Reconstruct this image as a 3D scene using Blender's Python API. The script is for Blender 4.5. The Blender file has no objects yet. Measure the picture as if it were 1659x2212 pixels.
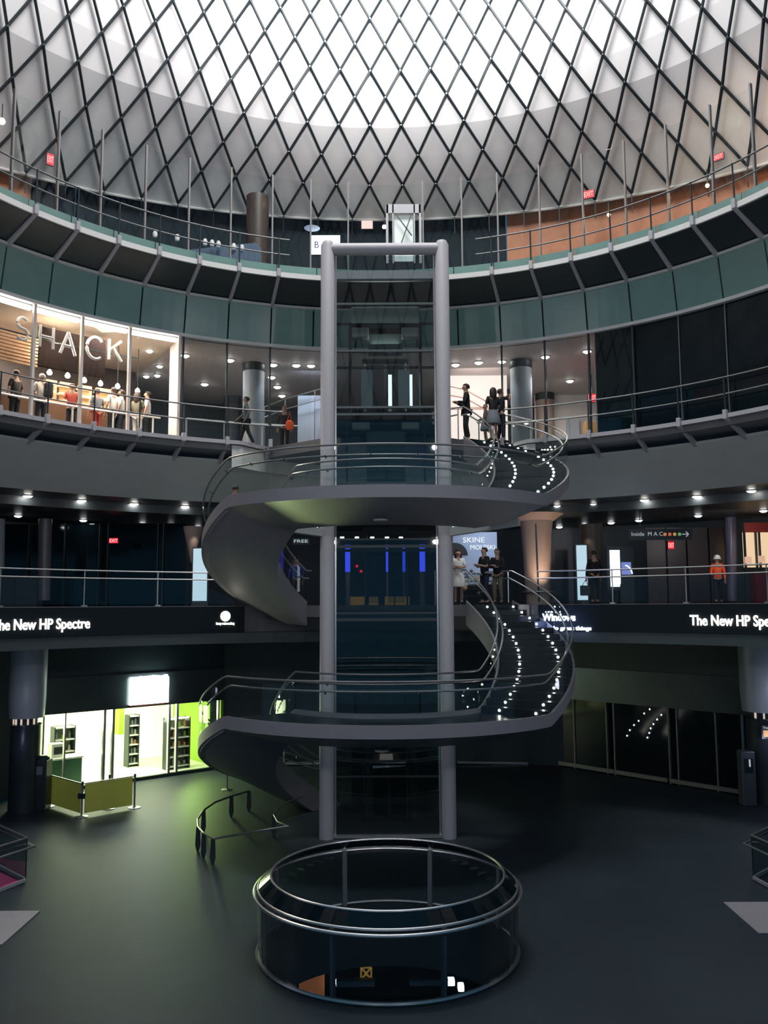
import bpy, bmesh, math, random
import numpy as np
from math import sin, cos, pi, radians as rad
from mathutils import Vector, Matrix
random.seed(7)
sc = bpy.context.scene
COL = sc.collection
# ------------------------------------------------------------------ camera
FPX, PITCH, ROLL = 1850.0, rad(6.2), rad(0.3)
cam_d = bpy.data.cameras.new('camera'); cam = bpy.data.objects.new('camera', cam_d); COL.objects.link(cam)
cam_d.sensor_fit = 'VERTICAL'; cam_d.sensor_height = 36; cam_d.lens = 36 * FPX / 2212
cam_d.clip_end = 300
cam.matrix_world = Matrix.Rotation(pi / 2 + PITCH, 4, 'X') @ Matrix.Rotation(-ROLL, 4, 'Z')
sc.camera = cam
# ------------------------------------------------------------------ world, view, render options
w = bpy.data.worlds.new('night'); sc.world = w; w.use_nodes = True
w.node_tree.nodes['Background'].inputs[0].default_value = (0.026, 0.088, 0.150, 1)
w.node_tree.nodes['Background'].inputs[1].default_value = 1.35
sc.view_settings.view_transform = 'Standard'; sc.view_settings.look = 'None'
sc.view_settings.gamma = 1.0; sc.view_settings.use_curve_mapping = False
sc.view_settings.exposure = 0.0
sc.cycles.use_denoising = True
sc.cycles.max_bounces = 6; sc.cycles.diffuse_bounces = 3; sc.cycles.glossy_bounces = 3
sc.cycles.transmission_bounces = 4; sc.cycles.transparent_max_bounces = 24
sc.cycles.sample_clamp_indirect = 3.0; sc.cycles.sample_clamp_direct = 0.0
sc.cycles.caustics_reflective = False; sc.cycles.caustics_refractive = False
sc.cycles.use_adaptive_sampling = True; sc.cycles.adaptive_threshold = 0.02
CY = 15.4            # centre line of the round hall
EX, EY = 0.06, 24.6  # lift and spiral stair axis
FZ = -6.2            # concourse floor
Z3 = 5.15            # upper gallery floor
Z4 = 10.35

def light(name, kind, loc, power, color=(1, 1, 1), size=1.0, target=None, size_y=None, spot=None, blend=.5, spread=None):
    d = bpy.data.lights.new(name, kind); d.energy = power; d.color = color
    if kind == 'AREA':
        d.size = size
        if size_y: d.shape = 'RECTANGLE'; d.size_y = size_y
        if spread: d.spread = spread
    else:
        d.shadow_soft_size = size
    if kind == 'SPOT': d.spot_size = spot; d.spot_blend = blend
    o = bpy.data.objects.new(name, d); COL.objects.link(o); o.location = loc
    if target is not None:
        o.rotation_euler = (Vector(target) - Vector(loc)).to_track_quat('-Z', 'Y').to_euler()
    return o
# light falling from the oculus on the far side of the dome and down into the hall
light('oculus_light', 'AREA', (0, 19, 27.5), 5200, (1, .97, .94), 9, (0, 27.5, 21), 7)
light('dome_uplight', 'SPOT', (0, 12, 15), 30000, (1, .97, .95), .8, (0, 29, 27.5), spot=rad(72), blend=1)
# unseen fill spots added for the lit galleries on the near side
for a_ in (-60, -36, -12, 12, 36, 60):
    for z_ in (3.3, 8.3):
        q_ = (13 * sin(rad(180 + a_)), CY + 13 * cos(rad(180 + a_)), z_)
        light('near_gallery_fill', 'SPOT', q_, 330 if z_ < 5 else 170, (1, .93, .94), .12, (0, 27, z_ + 1.5), spot=rad(95), blend=.6)
light('oculus_down_light', 'AREA', (0, 17, 26.5), 520, (.88, .95, 1), 12, (0, 17.5, 0), 12)

# ------------------------------------------------------------------ picture geometry helpers
def ray(x, y):
    x = x - 829.5; y = 1106 - y
    a = (x * cos(ROLL) + y * sin(ROLL)) / FPX; t = (-x * sin(ROLL) + y * cos(ROLL)) / FPX
    return Vector((a, cos(PITCH) - t * sin(PITCH), sin(PITCH) + t * cos(PITCH)))
def atY(x, y, Y): d = ray(x, y); return d * (Y / d.y)
def atZ(x, y, z): d = ray(x, y); return d * (z / d.z)
def atR(x, y, R):
    d = ray(x, y); a = d.x ** 2 + d.y ** 2; b = -2 * d.y * CY; c = CY * CY - R * R
    return d * ((-b + math.sqrt(b * b - 4 * a * c)) / (2 * a))
def phi_of(p): return math.degrees(math.atan2(p.x, p.y - CY))
def P(R, deg, z): return Vector((R * sin(rad(deg)), CY + R * cos(rad(deg)), z))
def Q(r, deg, z): return Vector((EX + r * cos(rad(deg)), EY + r * sin(rad(deg)), z))

# ------------------------------------------------------------------ materials
def mat(name, color, rough=.5, metal=0.0, emit=None, strength=1.0, noise=0.0, nscale=8.0, spec=.5, bump=0.0):
    m = bpy.data.materials.new(name); m.use_nodes = True
    nt = m.node_tree; b = nt.nodes['Principled BSDF']
    b.inputs['Base Color'].default_value = (*color, 1); b.inputs['Roughness'].default_value = rough
    b.inputs['Metallic'].default_value = metal; b.inputs['Specular IOR Level'].default_value = spec
    if emit: b.inputs['Emission Color'].default_value = (*emit, 1); b.inputs['Emission Strength'].default_value = strength
    if noise or bump:
        tc = nt.nodes.new('ShaderNodeTexCoord'); n = nt.nodes.new('ShaderNodeTexNoise')
        n.inputs['Scale'].default_value = nscale; n.inputs['Detail'].default_value = 5
        nt.links.new(tc.outputs['Object'], n.inputs['Vector'])
        if noise:
            r = nt.nodes.new('ShaderNodeMapRange'); r.inputs[3].default_value = 1 - noise; r.inputs[4].default_value = 1 + noise
            nt.links.new(n.outputs['Fac'], r.inputs[0])
            mx = nt.nodes.new('ShaderNodeVectorMath'); mx.operation = 'SCALE'; mx.inputs[0].default_value = color
            nt.links.new(r.outputs[0], mx.inputs['Scale']); nt.links.new(mx.outputs[0], b.inputs['Base Color'])
        if bump:
            bp = nt.nodes.new('ShaderNodeBump'); bp.inputs['Strength'].default_value = bump
            nt.links.new(n.outputs['Fac'], bp.inputs['Height']); nt.links.new(bp.outputs[0], b.inputs['Normal'])
    return m
def glass(name, tint=(.9, .96, .95), gloss=1.0, rough=.02):
    m = bpy.data.materials.new(name); m.use_nodes = True; nt = m.node_tree; nt.nodes.clear()
    o = nt.nodes.new('ShaderNodeOutputMaterial'); mx = nt.nodes.new('ShaderNodeMixShader')
    t = nt.nodes.new('ShaderNodeBsdfTransparent'); g = nt.nodes.new('ShaderNodeBsdfGlossy')
    f = nt.nodes.new('ShaderNodeLayerWeight'); f.inputs[0].default_value = .5
    pw = nt.nodes.new('ShaderNodeMath'); pw.operation = 'POWER'; pw.inputs[1].default_value = 4
    k = nt.nodes.new('ShaderNodeMath'); k.operation = 'MULTIPLY_ADD'; k.inputs[1].default_value = gloss * .6; k.inputs[2].default_value = gloss * .07; k.use_clamp = True
    t.inputs[0].default_value = (*tint, 1); g.inputs['Roughness'].default_value = rough
    nt.links.new(f.outputs['Facing'], pw.inputs[0]); nt.links.new(pw.outputs[0], k.inputs[0]); nt.links.new(k.outputs[0], mx.inputs[0])
    nt.links.new(t.outputs[0], mx.inputs[1]); nt.links.new(g.outputs[0], mx.inputs[2]); nt.links.new(mx.outputs[0], o.inputs[0])
    return m
def cloth(name, c):
    m = bpy.data.materials.new(name); m.use_nodes = True; nt = m.node_tree; nt.nodes.clear()
    o = nt.nodes.new('ShaderNodeOutputMaterial'); mx = nt.nodes.new('ShaderNodeMixShader'); mx.inputs[0].default_value = .6
    a = nt.nodes.new('ShaderNodeBsdfDiffuse'); b = nt.nodes.new('ShaderNodeBsdfTranslucent')
    for q in (a, b): q.inputs[0].default_value = (*c, 1)
    nt.links.new(a.outputs[0], mx.inputs[1]); nt.links.new(b.outputs[0], mx.inputs[2]); nt.links.new(mx.outputs[0], o.inputs[0])
    return m
def emis(name, color, s): return mat(name, (.02, .02, .02), .6, emit=color, strength=s)
M = dict(
    dome=mat('dome_panel', (.80, .79, .80), .6, noise=.03, nscale=2),
    cable=mat('cable_steel', (.012, .022, .028), .45, .3),
    clamp=mat('clamp_steel', (.32, .32, .32), .4, .6),
    paint=mat('grey_paint', (.42, .41, .44), .5, noise=.05),
    paintlow=mat('stair_paint', (.27, .26, .285), .5, noise=.05),
    white=mat('white_paint', (.72, .72, .70), .45, noise=.04),
    steel=mat('brushed_steel', (.62, .62, .62), .28, .9),
    rail=mat('rail_steel', (.42, .43, .43), .32, .8), grail=mat('gallery_rail_steel', (.20, .20, .20), .45, .4),
    darksteel=mat('dark_steel', (.05, .065, .07), .4, .5),
    greenpanel=mat('green_glass_panel', (.19, .33, .30), .22, noise=.18, nscale=1.2, spec=.6),
    soffit=mat('soffit_panel', (.60, .63, .60), .45, noise=.08, nscale=1.5),
    soffitdark=mat('soffit_dark', (.045, .06, .065), .5),
    black=mat('black_lacquer', (.012, .022, .030), .35),
    blackm=mat('black_matte', (.010, .020, .028), .8, spec=.2),
    wallblack=mat('wall_black', (.022, .036, .046), .5, noise=.2, nscale=2),
    led=mat('led_panel', (.005, .011, .016), .6, spec=.2),
    header=mat('header_metal', (.055, .068, .078), .33, .5, noise=.35, nscale=1.1),
    floor=mat('floor_stone', (.027, .040, .050), .52, noise=.42, nscale=.55, bump=.02, spec=.3),
    plate=mat('landing_stone', (.30, .29, .31), .6, noise=.1),
    floor3=mat('gallery_stone', (.16, .16, .165), .4),
    tread=mat('stair_stone', (.014, .024, .030), .35, noise=.2),
    ceil3=mat('gallery_ceiling', (.62, .57, .56), .6, noise=.04),
    ceil2=mat('street_ceiling', (.055, .065, .072), .45, noise=.1),
    wallwarm=mat('warm_wall', (.82, .76, .72), .7),
    wallcool=mat('cool_wall', (.5, .55, .62), .7),
    orange=mat('orange_wood', (.40, .13, .045), .5, noise=.25, nscale=3),
    conc=mat('column_paint', (.30, .33, .36), .4, noise=.05),
    conedark=mat('column_dark', (.02, .025, .03), .5),
    warmcol=mat('bronze_column', (.40, .31, .26), .45, noise=.06),
    glass=glass('clear_glass', (.95, .975, .97), gloss=.35),
    shaft=glass('shaft_glass', (.72, .80, .82), .8),
    shaftfront=glass('shaft_front_glass', (.42, .50, .52), 1.1),
    drum=glass('drum_glass', (.72, .78, .80), 1.2),
    darkglass=mat('dark_glass', (.004, .010, .014), .08, spec=.4),
    lamp=emis('lamp_white', (1, .97, .92), 30),
    lamp2=emis('lamp_cool', (.95, .98, 1), 22),
    steplamp=emis('step_lamp', (1, .98, .9), 40),
    warmlamp=emis('lamp_warm', (1, .62, .28), 30),
    exit=emis('exit_red', (1, .012, .03), 1.5),
    exitw=emis('exit_white', (1, .45, .42), 1.6),
    txt=emis('led_text', (1, .90, .78), 7),
    blue=emis('led_blue', (.60, .72, 1), 7),
    bluep=emis('pillar_blue', (.05, .08, .9), 1.6),
    strip=emis('strip_light', (1, .84, .74), 9),
    pendant=emis('pendant_glow', (1, .80, .55), 45),
    screen=emis('screen_white', (.80, .92, 1), 3.2),
    panelcool=emis('lit_panel', (.45, .62, .72), 1.1),
    storesign=emis('sign_glow', (.85, 1, .92), 12),
    shopcream=emis('shop_cream_light', (1, 1, .72), 3.2),
    shopwall=mat('shop_wall', (.85, .88, .70), .6),
    lime=cloth('lime_banner', (.50, .50, .22)),
    limewall=mat('lime_wall', (.35, .6, .05), .6),
    wood=mat('dark_slats', (.012, .008, .008), .9, spec=.05),
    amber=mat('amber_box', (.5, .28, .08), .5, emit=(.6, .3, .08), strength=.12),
    skin=mat('skin', (.42, .24, .17), .55), navy=mat('navy_cloth', (.010, .016, .030), .8),
    blackc=mat('black_cloth', (.008, .009, .012), .8), khaki=mat('khaki_cloth', (.14, .13, .09), .8),
    greyc=mat('grey_cloth', (.16, .18, .2), .8), whitec=mat('white_cloth', (.75, .72, .68), .8),
    hair=mat('brown_hair', (.025, .014, .010), .6), vest=mat('orange_vest', (.75, .10, .03), .7, emit=(.8, .08, .02), strength=.12),
    redc=mat('red_cloth', (.45, .06, .04), .7), bluec=mat('blue_cloth', (.03, .06, .35), .7), helmet=mat('helmet_shell', (.85, .86, .88), .3),
    frost=mat('frosted_panel', (.035, .048, .05), .5),
    cream=mat('cream_panel', (.46, .47, .38), .5),
    magenta=emis('magenta_glow', (.5, .02, .16), .35),
    reds=emis('red_glow', (.8, .05, .04), .8),
    whitewall=emis('lit_white_wall', (1, .88, .80), .95),  # lamp light on this wall is put into its emission
)
# ------------------------------------------------------------------ mesh building
class MB:
    def __init__(s): s.v = []; s.f = []
    def add(s, vs, fs):
        o = len(s.v); s.v += [tuple(v) for v in vs]; s.f += [tuple(i + o for i in f) for f in fs]; return s
    def box(s, c, d, rz=0.0, M4=None):
        c = Vector(c); R = Matrix.Rotation(rz, 3, 'Z') if M4 is None else M4
        vs = [c + R @ Vector((x * d[0] / 2, y * d[1] / 2, z * d[2] / 2)) for x in (-1, 1) for y in (-1, 1) for z in (-1, 1)]
        return s.add(vs, [(0, 1, 3, 2), (4, 6, 7, 5), (0, 4, 5, 1), (2, 3, 7, 6), (0, 2, 6, 4), (1, 5, 7, 3)])
    def bar(s, a, b, wd, h):
        a = Vector(a); b = Vector(b); d = b - a; L = d.length
        R = d.to_track_quat('X', 'Z').to_matrix(); return s.box((a + b) / 2, (L, wd, h), M4=R)
    def tube(s, pts, r, n=6, closed=False):
        pts = [Vector(p) for p in pts]; m = len(pts); rs = r if isinstance(r, (list, tuple)) else [r] * m
        vs = []; fs = []
        up = Vector((0, 0, 1))
        for i, p in enumerate(pts):
            a = pts[i - 1] if (i or closed) else p; b = pts[(i + 1) % m] if (i < m - 1 or closed) else p
            t = (b - a).normalized()
            u = t.cross(up)
            if u.length < 1e-3: u = t.cross(Vector((0, 1, 0)))
            u.normalize(); v = u.cross(t).normalized()
            for k in range(n):
                g = 2 * pi * k / n; vs.append(p + (u * cos(g) + v * sin(g)) * rs[i])
        for i in range(m if closed else m - 1):
            j = (i + 1) % m
            for k in range(n): k2 = (k + 1) % n; fs.append((i * n + k, i * n + k2, j * n + k2, j * n + k))
        if not closed: fs.append(tuple(range(n - 1, -1, -1))); fs.append(tuple((m - 1) * n + k for k in range(n)))
        return s.add(vs, fs)
    def lathe(s, c, prof, n=24, caps=True):
        vs = []; fs = []; m = len(prof)
        for k in range(n):
            g = 2 * pi * k / n
            for r, z in prof: vs.append((c[0] + r * cos(g), c[1] + r * sin(g), c[2] + z))
        for k in range(n):
            k2 = (k + 1) % n
            for i in range(m - 1): fs.append((k * m + i, k2 * m + i, k2 * m + i + 1, k * m + i + 1))
        if caps and prof[0][0] > 1e-4: fs.append(tuple(k * m for k in range(n - 1, -1, -1)))
        if caps and prof[-1][0] > 1e-4: fs.append(tuple(k * m + m - 1 for k in range(n)))
        return s.add(vs, fs)
    def sweep(s, frames, closed_prof=True, caps=True):
        m = len(frames[0]); vs = [p for fr in frames for p in fr]; fs = []
        for i in range(len(frames) - 1):
            for k in range(m if closed_prof else m - 1):
                k2 = (k + 1) % m; fs.append((i * m + k, i * m + k2, (i + 1) * m + k2, (i + 1) * m + k))
        if closed_prof and caps: fs.append(tuple(range(m - 1, -1, -1))); fs.append(tuple((len(frames) - 1) * m + k for k in range(m)))
        return s.add(vs, fs)
    def ring(s, prof, a0, a1, n=48, closed=True):   # prof: (R, z) swept about the hall axis
        return s.sweep([[P(R, a0 + (a1 - a0) * i / n, z) for R, z in prof] for i in range(n + 1)], closed)
    def quad(s, a, b, c, d): return s.add([a, b, c, d], [(0, 1, 2, 3)])
    def build(s, name, m, parent=None, smooth=False, bevel=0):
        me = bpy.data.meshes.new(name); me.from_pydata(s.v, [], s.f); me.update()
        b = bmesh.new(); b.from_mesh(me); bmesh.ops.recalc_face_normals(b, faces=b.faces); b.to_mesh(me); b.free()
        if m is not None: me.materials.append(m)
        o = bpy.data.objects.new(name, me); COL.objects.link(o)
        if parent is not None:
            o.parent = parent
            if parent.parent is None: o.matrix_parent_inverse = Matrix.Translation(-Vector(parent.location))
        if smooth:
            me.polygons.foreach_set('use_smooth', [True] * len(me.polygons))
            try: me.set_sharp_from_angle(angle=rad(40))
            except Exception: pass
        if bevel:
            md = o.modifiers.new('b', 'BEVEL'); md.width = bevel; md.segments = 2; md.limit_method = 'ANGLE'
        return o
def thing(name, label, cat, loc=(0, 0, 0), group=None):
    o = bpy.data.objects.new(name, None); COL.objects.link(o); o.location = loc; o.empty_display_size = .2
    o['label'] = label; o['category'] = cat
    if group: o['group'] = group
    return o
def tag(o, label, cat, group=None):
    o['label'] = label; o['category'] = cat
    if group: o['group'] = group
    return o
def struct(o): o['kind'] = 'structure'; return o
def stuff(o): o['kind'] = 'stuff'; return o
def text_mesh(body, size=1.0, depth=.01, bold=0.0):
    c = bpy.data.curves.new('t', 'FONT'); c.body = body; c.size = size; c.extrude = depth; c.offset = bold; c.resolution_u = 3
    o = bpy.data.objects.new('t', c); COL.objects.link(o)
    dg = bpy.context.evaluated_depsgraph_get(); me = bpy.data.meshes.new_from_object(o.evaluated_get(dg))
    bpy.data.objects.remove(o); bpy.data.curves.remove(c)
    vs = [Vector(v.co) for v in me.vertices]; fs = [tuple(p.vertices) for p in me.polygons]; bpy.data.meshes.remove(me)
    return vs, fs
def ring_text(body, R, deg0, z, width, height, m, name, parent, bold=.0):
    vs, fs = text_mesh(body, 1.0, .01, bold)
    x0 = min(v.x for v in vs); x1 = max(v.x for v in vs); y1 = max(v.y for v in vs)
    mb = MB(); mb.add([P(R - v.z, deg0 + math.degrees((v.x - x0) / (x1 - x0) * width / R), z + v.y * height) for v in vs], fs)
    return mb.build(name, m, parent)
def flat_text(body, org, xdir, height, m, name, parent, width=None, bold=0.0, up=Vector((0, 0, 1))):
    vs, fs = text_mesh(body, 1.0, .008, bold); xdir = Vector(xdir).normalized(); nrm = xdir.cross(up)
    x0 = min(v.x for v in vs); x1 = max(v.x for v in vs); k = (width / (x1 - x0)) if width else height
    mb = MB(); mb.add([Vector(org) + xdir * (v.x - x0) * k + up * v.y * height + nrm * v.z for v in vs], fs)
    return mb.build(name, m, parent)

# ================================================================== STRUCTURE
GRID_R = [18.1 + 6.48 * k for k in range(0, 10)]
GRID_L = [-17.3 - 6.48 * k for k in range(0, 10)]
GRID = sorted(GRID_L + [-10.8, -4.3, 0.4 + 4.8, 11.6] + GRID_R)
DRX, DRY = 0.03, 16.4
# concourse floor: a disc with the round opening under the glass drum
fr = []
nn = 72
vs = []; fs = []
rr = [2.3, 4, 7, 11, 16, 24]
for k in range(nn):
    g = 2 * pi * k / nn
    for r in rr: vs.append((DRX + r * cos(g), DRY + r * sin(g), FZ))
for k in range(nn):
    k2 = (k + 1) % nn
    for i in range(len(rr) - 1): fs.append((k * len(rr) + i, k * len(rr) + i + 1, k2 * len(rr) + i + 1, k2 * len(rr) + i))
struct(MB().add(vs, fs).build('floor', M['floor']))
struct(MB().lathe((DRX, DRY, FZ), [(2.3, 0), (2.3, -1.25), (2.6, -1.25)], 64, caps=False).build('wall_opening', M['frost'], smooth=True))
struct(MB().box((0, 20, -11.2), (22, 18, .2)).build('floor_platform', M['blackm']))
struct(MB().box((0, 29, -8.8), (22, .2, 5)).build('wall_platform', M['blackm']))

def cut(a, rc=5.05):   # inner edge of a slab at bearing a, notched round the stair
    k = cos(rad(a)); d = EY - CY
    disc = (d * k) ** 2 - d * d + rc * rc
    far = d * k + math.sqrt(disc) if disc > 0 else 0
    return max(12.3, far)
A0, A1 = -104, 104
def slab(name, prof_fn, m, n=208, a0=A0, a1=A1):
    fr = []
    for i in range(n + 1):
        a = a0 + (a1 - a0) * i / n; fr.append([P(R, a, z) for R, z in prof_fn(a)])
    return struct(MB().sweep(fr).build(name, m))
# street level slab + ceiling under it
slab('floor_street', lambda a: [(cut(a), 0), (24, 0), (24, -.9), (cut(a), -.9)], M['floor3'])
# upper gallery slab with catwalk edge and sloping soffit
slab('floor_gallery', lambda a: [(cut(a) + .06, Z3 - .02), (24, Z3 - .02), (24, 4.7), (cut(a) + .06, 4.9)], M['floor3'])
o = slab('ceiling_soffit', lambda a: [(max(13.15, cut(a) + .1), 4.66), (15.2, 3.57), (15.25, 3.62), (max(13.2, cut(a) + .15), 4.74)], M['soffit'])
slab('ceiling_street', lambda a: [(15.2, 3.60), (17.0, 3.60), (17.0, 3.3), (25, 3.3), (25, 3.7), (15.2, 3.7)], M['ceil2'])
# pale edge strip of the upper gallery, and notch face
slab('trim_1', lambda a: [(cut(a) - .10, Z3 - .07), (cut(a) - .10, Z3 + .05), (cut(a) + .06, Z3 + .05), (cut(a) + .06, Z3 - .07)], M['paint'])
# green glass panels above the gallery glazing
cols = []
gg = [-69.1] + [g for g in GRID if abs(g) < 66] + [69.9]
pg = thing('glass_cladding', 'band of frosted green glass panels circling above the gallery glazing', 'wall cladding', P(12.35, 0, 8.4))
for a, b in zip(gg[:-1], gg[1:]):
    mb = MB(); mb.ring([(12.40, 8.5), (12.20, 9.68), (12.30, 9.68), (12.50, 8.5)], a + .12, b - .12, 4); mb.build('panel', M['greenpanel'], pg)
mb = MB(); mb.ring([(12.34, 8.40), (12.34, 8.5), (12.55, 8.5), (12.55, 8.40)], -78, 78, 78); mb.build('lower_trim', M['white'], pg)
mb = MB(); mb.ring([(12.1, 9.68), (12.1, 9.76), (12.4, 9.76), (12.4, 9.68)], -78, 78, 78); mb.build('upper_trim', M['soffit'], pg)
mb = MB(); mb.ring([(12.52, 8.4), (12.42, 9.7), (12.6, 9.7), (12.6, 8.4)], -78, 78, 78); mb.build('backing', M['black'], pg)
# top gallery deck
slab('floor_top_gallery', lambda a: [(11.05, Z4 - .04), (19, Z4 - .04), (19, 9.76), (12.2, 9.76), (11.05, Z4 - .12)], M['darksteel'])
slab('trim_3', lambda a: [(10.98, Z4 - .10), (10.98, Z4 + .06), (11.08, Z4 + .06), (11.08, Z4 - .10)], M['white'])
# walls of the top gallery
def arc_wall(name, R, a0, a1, z0, z1, m, n=24, th=.15, kind=True):
    o = MB().ring([(R, z0), (R, z1), (R + th, z1), (R + th, z0)], a0, a1, n).build(name, m)
    return struct(o) if kind else o
def top_wall(name, a0, a1, m, n=30):
    fr = []
    for i in range(n + 1):
        a = a0 + (a1 - a0) * i / n; zt = 15.52 + .13 * 17.9 * (cos(rad(a)) - 1)
        fr.append([P(17.9, a, Z4), P(17.9, a, zt), P(18.05, a, zt), P(18.05, a, Z4)])
    return struct(MB().sweep(fr).build(name, m))
top_wall('wall_top_far', -38, 15.8, M['blackm'])
top_wall('wall_top_right', 16, 92, M['orange'])
top_wall('wall_top_left', -43, -38.2, M['blackm'])
top_wall('wall_top_side', -92, -43.2, M['orange'])
# gallery ceiling
slab('ceiling_gallery', lambda a: [(12.6, 8.42), (24, 8.42), (24, 8.6), (12.6, 8.6)], M['ceil3'], 60, -80, 80)
arc_wall('wall_gallery_far', 21.0, -30.5, 32, Z3, 8.42, M['wallblack'])
arc_wall('wall_street_far', 23.0, -80, 80, 0, 3.4, M['wallblack'], 60)
arc_wall('wall_concourse_far', 19.6, -20.2, 20.5, FZ, -.9, M['wallblack'], 20)
# concourse storefront lines, left and right
L0, L1 = Vector((-12.05, 28.78, 0)), Vector((-6.3, 33.75, 0))
Rr0, Rr1 = Vector((6.6, 34.0, 0)), Vector((12.2, 27.9, 0))
def zz(v, z): return Vector((v.x, v.y, z))
for (a, b, nm) in ((L0, L1, 'left'), (Rr0, Rr1, 'right')):
    d = (b - a).normalized(); n = Vector((d.y, -d.x, 0))
    if n.y > 0: n = -n
    struct(MB().bar(zz(a, -1.65), zz(b, -1.65), .2, 1.5).build('wall_upper_' + nm, M['wallblack']))
    struct(MB().bar(zz(a, -3.0) + n * .05, zz(b, -3.0) + n * .05, .25, 1.2).build('wall_header_' + nm, M['header']))

for (x0, x1, nm) in ((-19, -12.4, 'west'), (12.4, 19, 'east')):
    s_ = -1 if x0 < 0 else 1
    a = Vector((s_ * 12.1 + (0 if s_ > 0 else .02), 28.75 if s_ < 0 else 28.0, 0)); b = Vector((s_ * 18.5, 17, 0))
    struct(MB().bar(zz(a, -3.5), zz(b, -3.5), .2, 5.2).build('wall_' + nm, M['wallblack']))

# ================================================================== DOME AND NET
NR = [17.31, 16.41, 15.6, 14.83, 14.35, 14.0, 13.88, 13.82, 13.8, 13.8, 13.8, 13.8, 13.8, 13.8]
NH = [15.37, 16.26, 17.02, 17.79, 18.6, 19.4, 20.35, 21.33, 22.3, 23.3, 24.3, 25.3, 26.3, 27.3]
NT = [.13, .10, .045, -.01, -.075, -.14, -.155, -.17, -.17, -.17, -.17, -.17, -.17, -.17]
NN, PH0 = 80, -0.0697
def net(k, j, off=0.0, dz=0.0):
    ph = PH0 + 2 * pi * j / NN; R = NR[k]
    return Vector(((R + off) * sin(ph), CY + (R + off) * cos(ph), NH[k] + NT[k] * R * (cos(ph) - 1) + dz))
JL = 40
mb = MB()
for k in range(13):
    lo = []; hi = []
    for q in range(-2 * JL, 2 * JL + 1):
        j = q / 2
        lo.append(net(k, j, .16)); hi.append(net(k + 1, j, .16))
    base = len(mb.v); n = len(lo)
    mb.add(lo + hi, [(i, i + 1, n + i + 1, n + i) for i in range(n - 1)])
    if k: mb.add(prev + lo, [(i, i + 1, n + i + 1, n + i) for i in range(n - 1)])
    prev = hi
struct(mb.build('ceiling_dome', M['dome']))
mb = MB(); mb.tube([net(0, q / 2, .16, -.03) for q in range(-2 * JL, 2 * JL + 1)], .05, 6)
struct(mb.build('trim_4', M['white']))
nt_ = thing('cable_net', 'diagonal lattice of dark steel cables lining the white dome', 'cable net', net(0, 0))
NROW = 12
def cable(j, s): return MB().tube([net(k, j + s * k / 2) for k in range(NROW + 1)], .052, 5)
rest = MB(); cnt = 0
for s in (1, -1):
    for j in range(-JL, JL):
        if abs(j + s * 3) <= 20 and cnt < 100: cable(j, s).build('cable', M['cable'], nt_); cnt += 1
        else:
            c = cable(j, s); rest.add(c.v, c.f)
stuff(rest.build('cable', M['cable'], nt_))
cl = []; 
for k in range(1, NROW):
    for j in range(-17, 18):
        jj = j + (.5 if k % 2 else 0)
        cl.append((abs(jj) * .0 + k, net(k, jj, -.03)))
cl.sort(key=lambda t: t[0])
rest = MB()
for i, (k, p) in enumerate(cl):
    m1 = MB().box(p, (.05, .05, .06))
    if i < 100: m1.build('clamp', M['clamp'], nt_)
    else: rest.add(m1.v, m1.f)
stuff(rest.build('clamp', M['clamp'], nt_))
for j in range(-15, 16):
    p = net(0, j); MB().tube([p, p - Vector((0, 0, .75))], .02, 5).build('tie_rod', M['cable'], nt_)

# ================================================================== TOP GALLERY DETAILS
def walkway(zt, R, name, label, skip=lambda g: False, hgt=1.13, curb=True, brk=1.0):
    t = thing(name, label, 'railing', P(R, 0, zt))
    for sgn, gs in (('l', GRID_L), ('r', GRID_R)):
        for g in gs:
            if abs(g) > 66 or skip(g): continue
            mb = MB(); mb.bar(P(R - .06, g, zt - .05), P(R + 1.15, g, zt - .62 * brk), .10, .14)
            mb.box(P(R - .04, g, zt + .02), (.12, .12, .26), -rad(g)); mb.build('bracket', M['paint'], t, bevel=.01)
            mb = MB(); mb.tube([P(R - .02, g, zt), P(R - .05, g, zt + hgt)], .025, 6); mb.build('post', M['darksteel'], t)
    rngs = [(-70, -15.5), (15.5, 70)]
    for (a, b) in rngs:
        for h, r_ in ((hgt, .025), (hgt * .56, .022)):
            mb = MB(); mb.tube([P(R - .02, a + (b - a) * i / 40, zt + h) for i in range(41)], r_, 6); mb.build('rail', M['grail'], t, smooth=True)
    return t
walkway(Z4, 11.0, 'gallery_railing', 'steel railing with brackets along the topmost gallery edge under the dome')
t = thing('glass_kerb', 'low green glass kerb panels behind the topmost gallery railing', 'glass kerb', P(11.3, 0, Z4))
for a, b in zip(gg[:-1], gg[1:]):
    MB().ring([(11.30, Z4 - .03), (11.30, Z4 + .42), (11.33, Z4 + .42), (11.33, Z4 - .03)], a + .08, b - .08, 3).build('panel', M['greenpanel'], t)
t = thing('curtain_wall', 'tall clear glass screen with pale mullions between top gallery and dome', 'glass screen', P(12.1, 0, Z4))
MUL = [phi_of(atR(x, 500, 12.1)) for x in (19, 120, 215, 312, 407, 498, 588, 671, 752, 914, 998, 1076, 1167, 1261, 1354, 1447, 1546, 1638)]
for g in MUL:
    MB().box(P(12.1, g, Z4 + 1.9), (.05, .10, 3.8), -rad(g)).build('mullion', mat('thin_mullion', (.22, .22, .22), .5), t)
for a, b in zip(MUL[:-1], MUL[1:]):
    MB().ring([(12.1, Z4), (12.1, Z4 + 3.7), (12.12, Z4 + 3.7), (12.12, Z4)], a + .3, b - .3, 3).build('pane', M['glass'], t)

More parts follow.
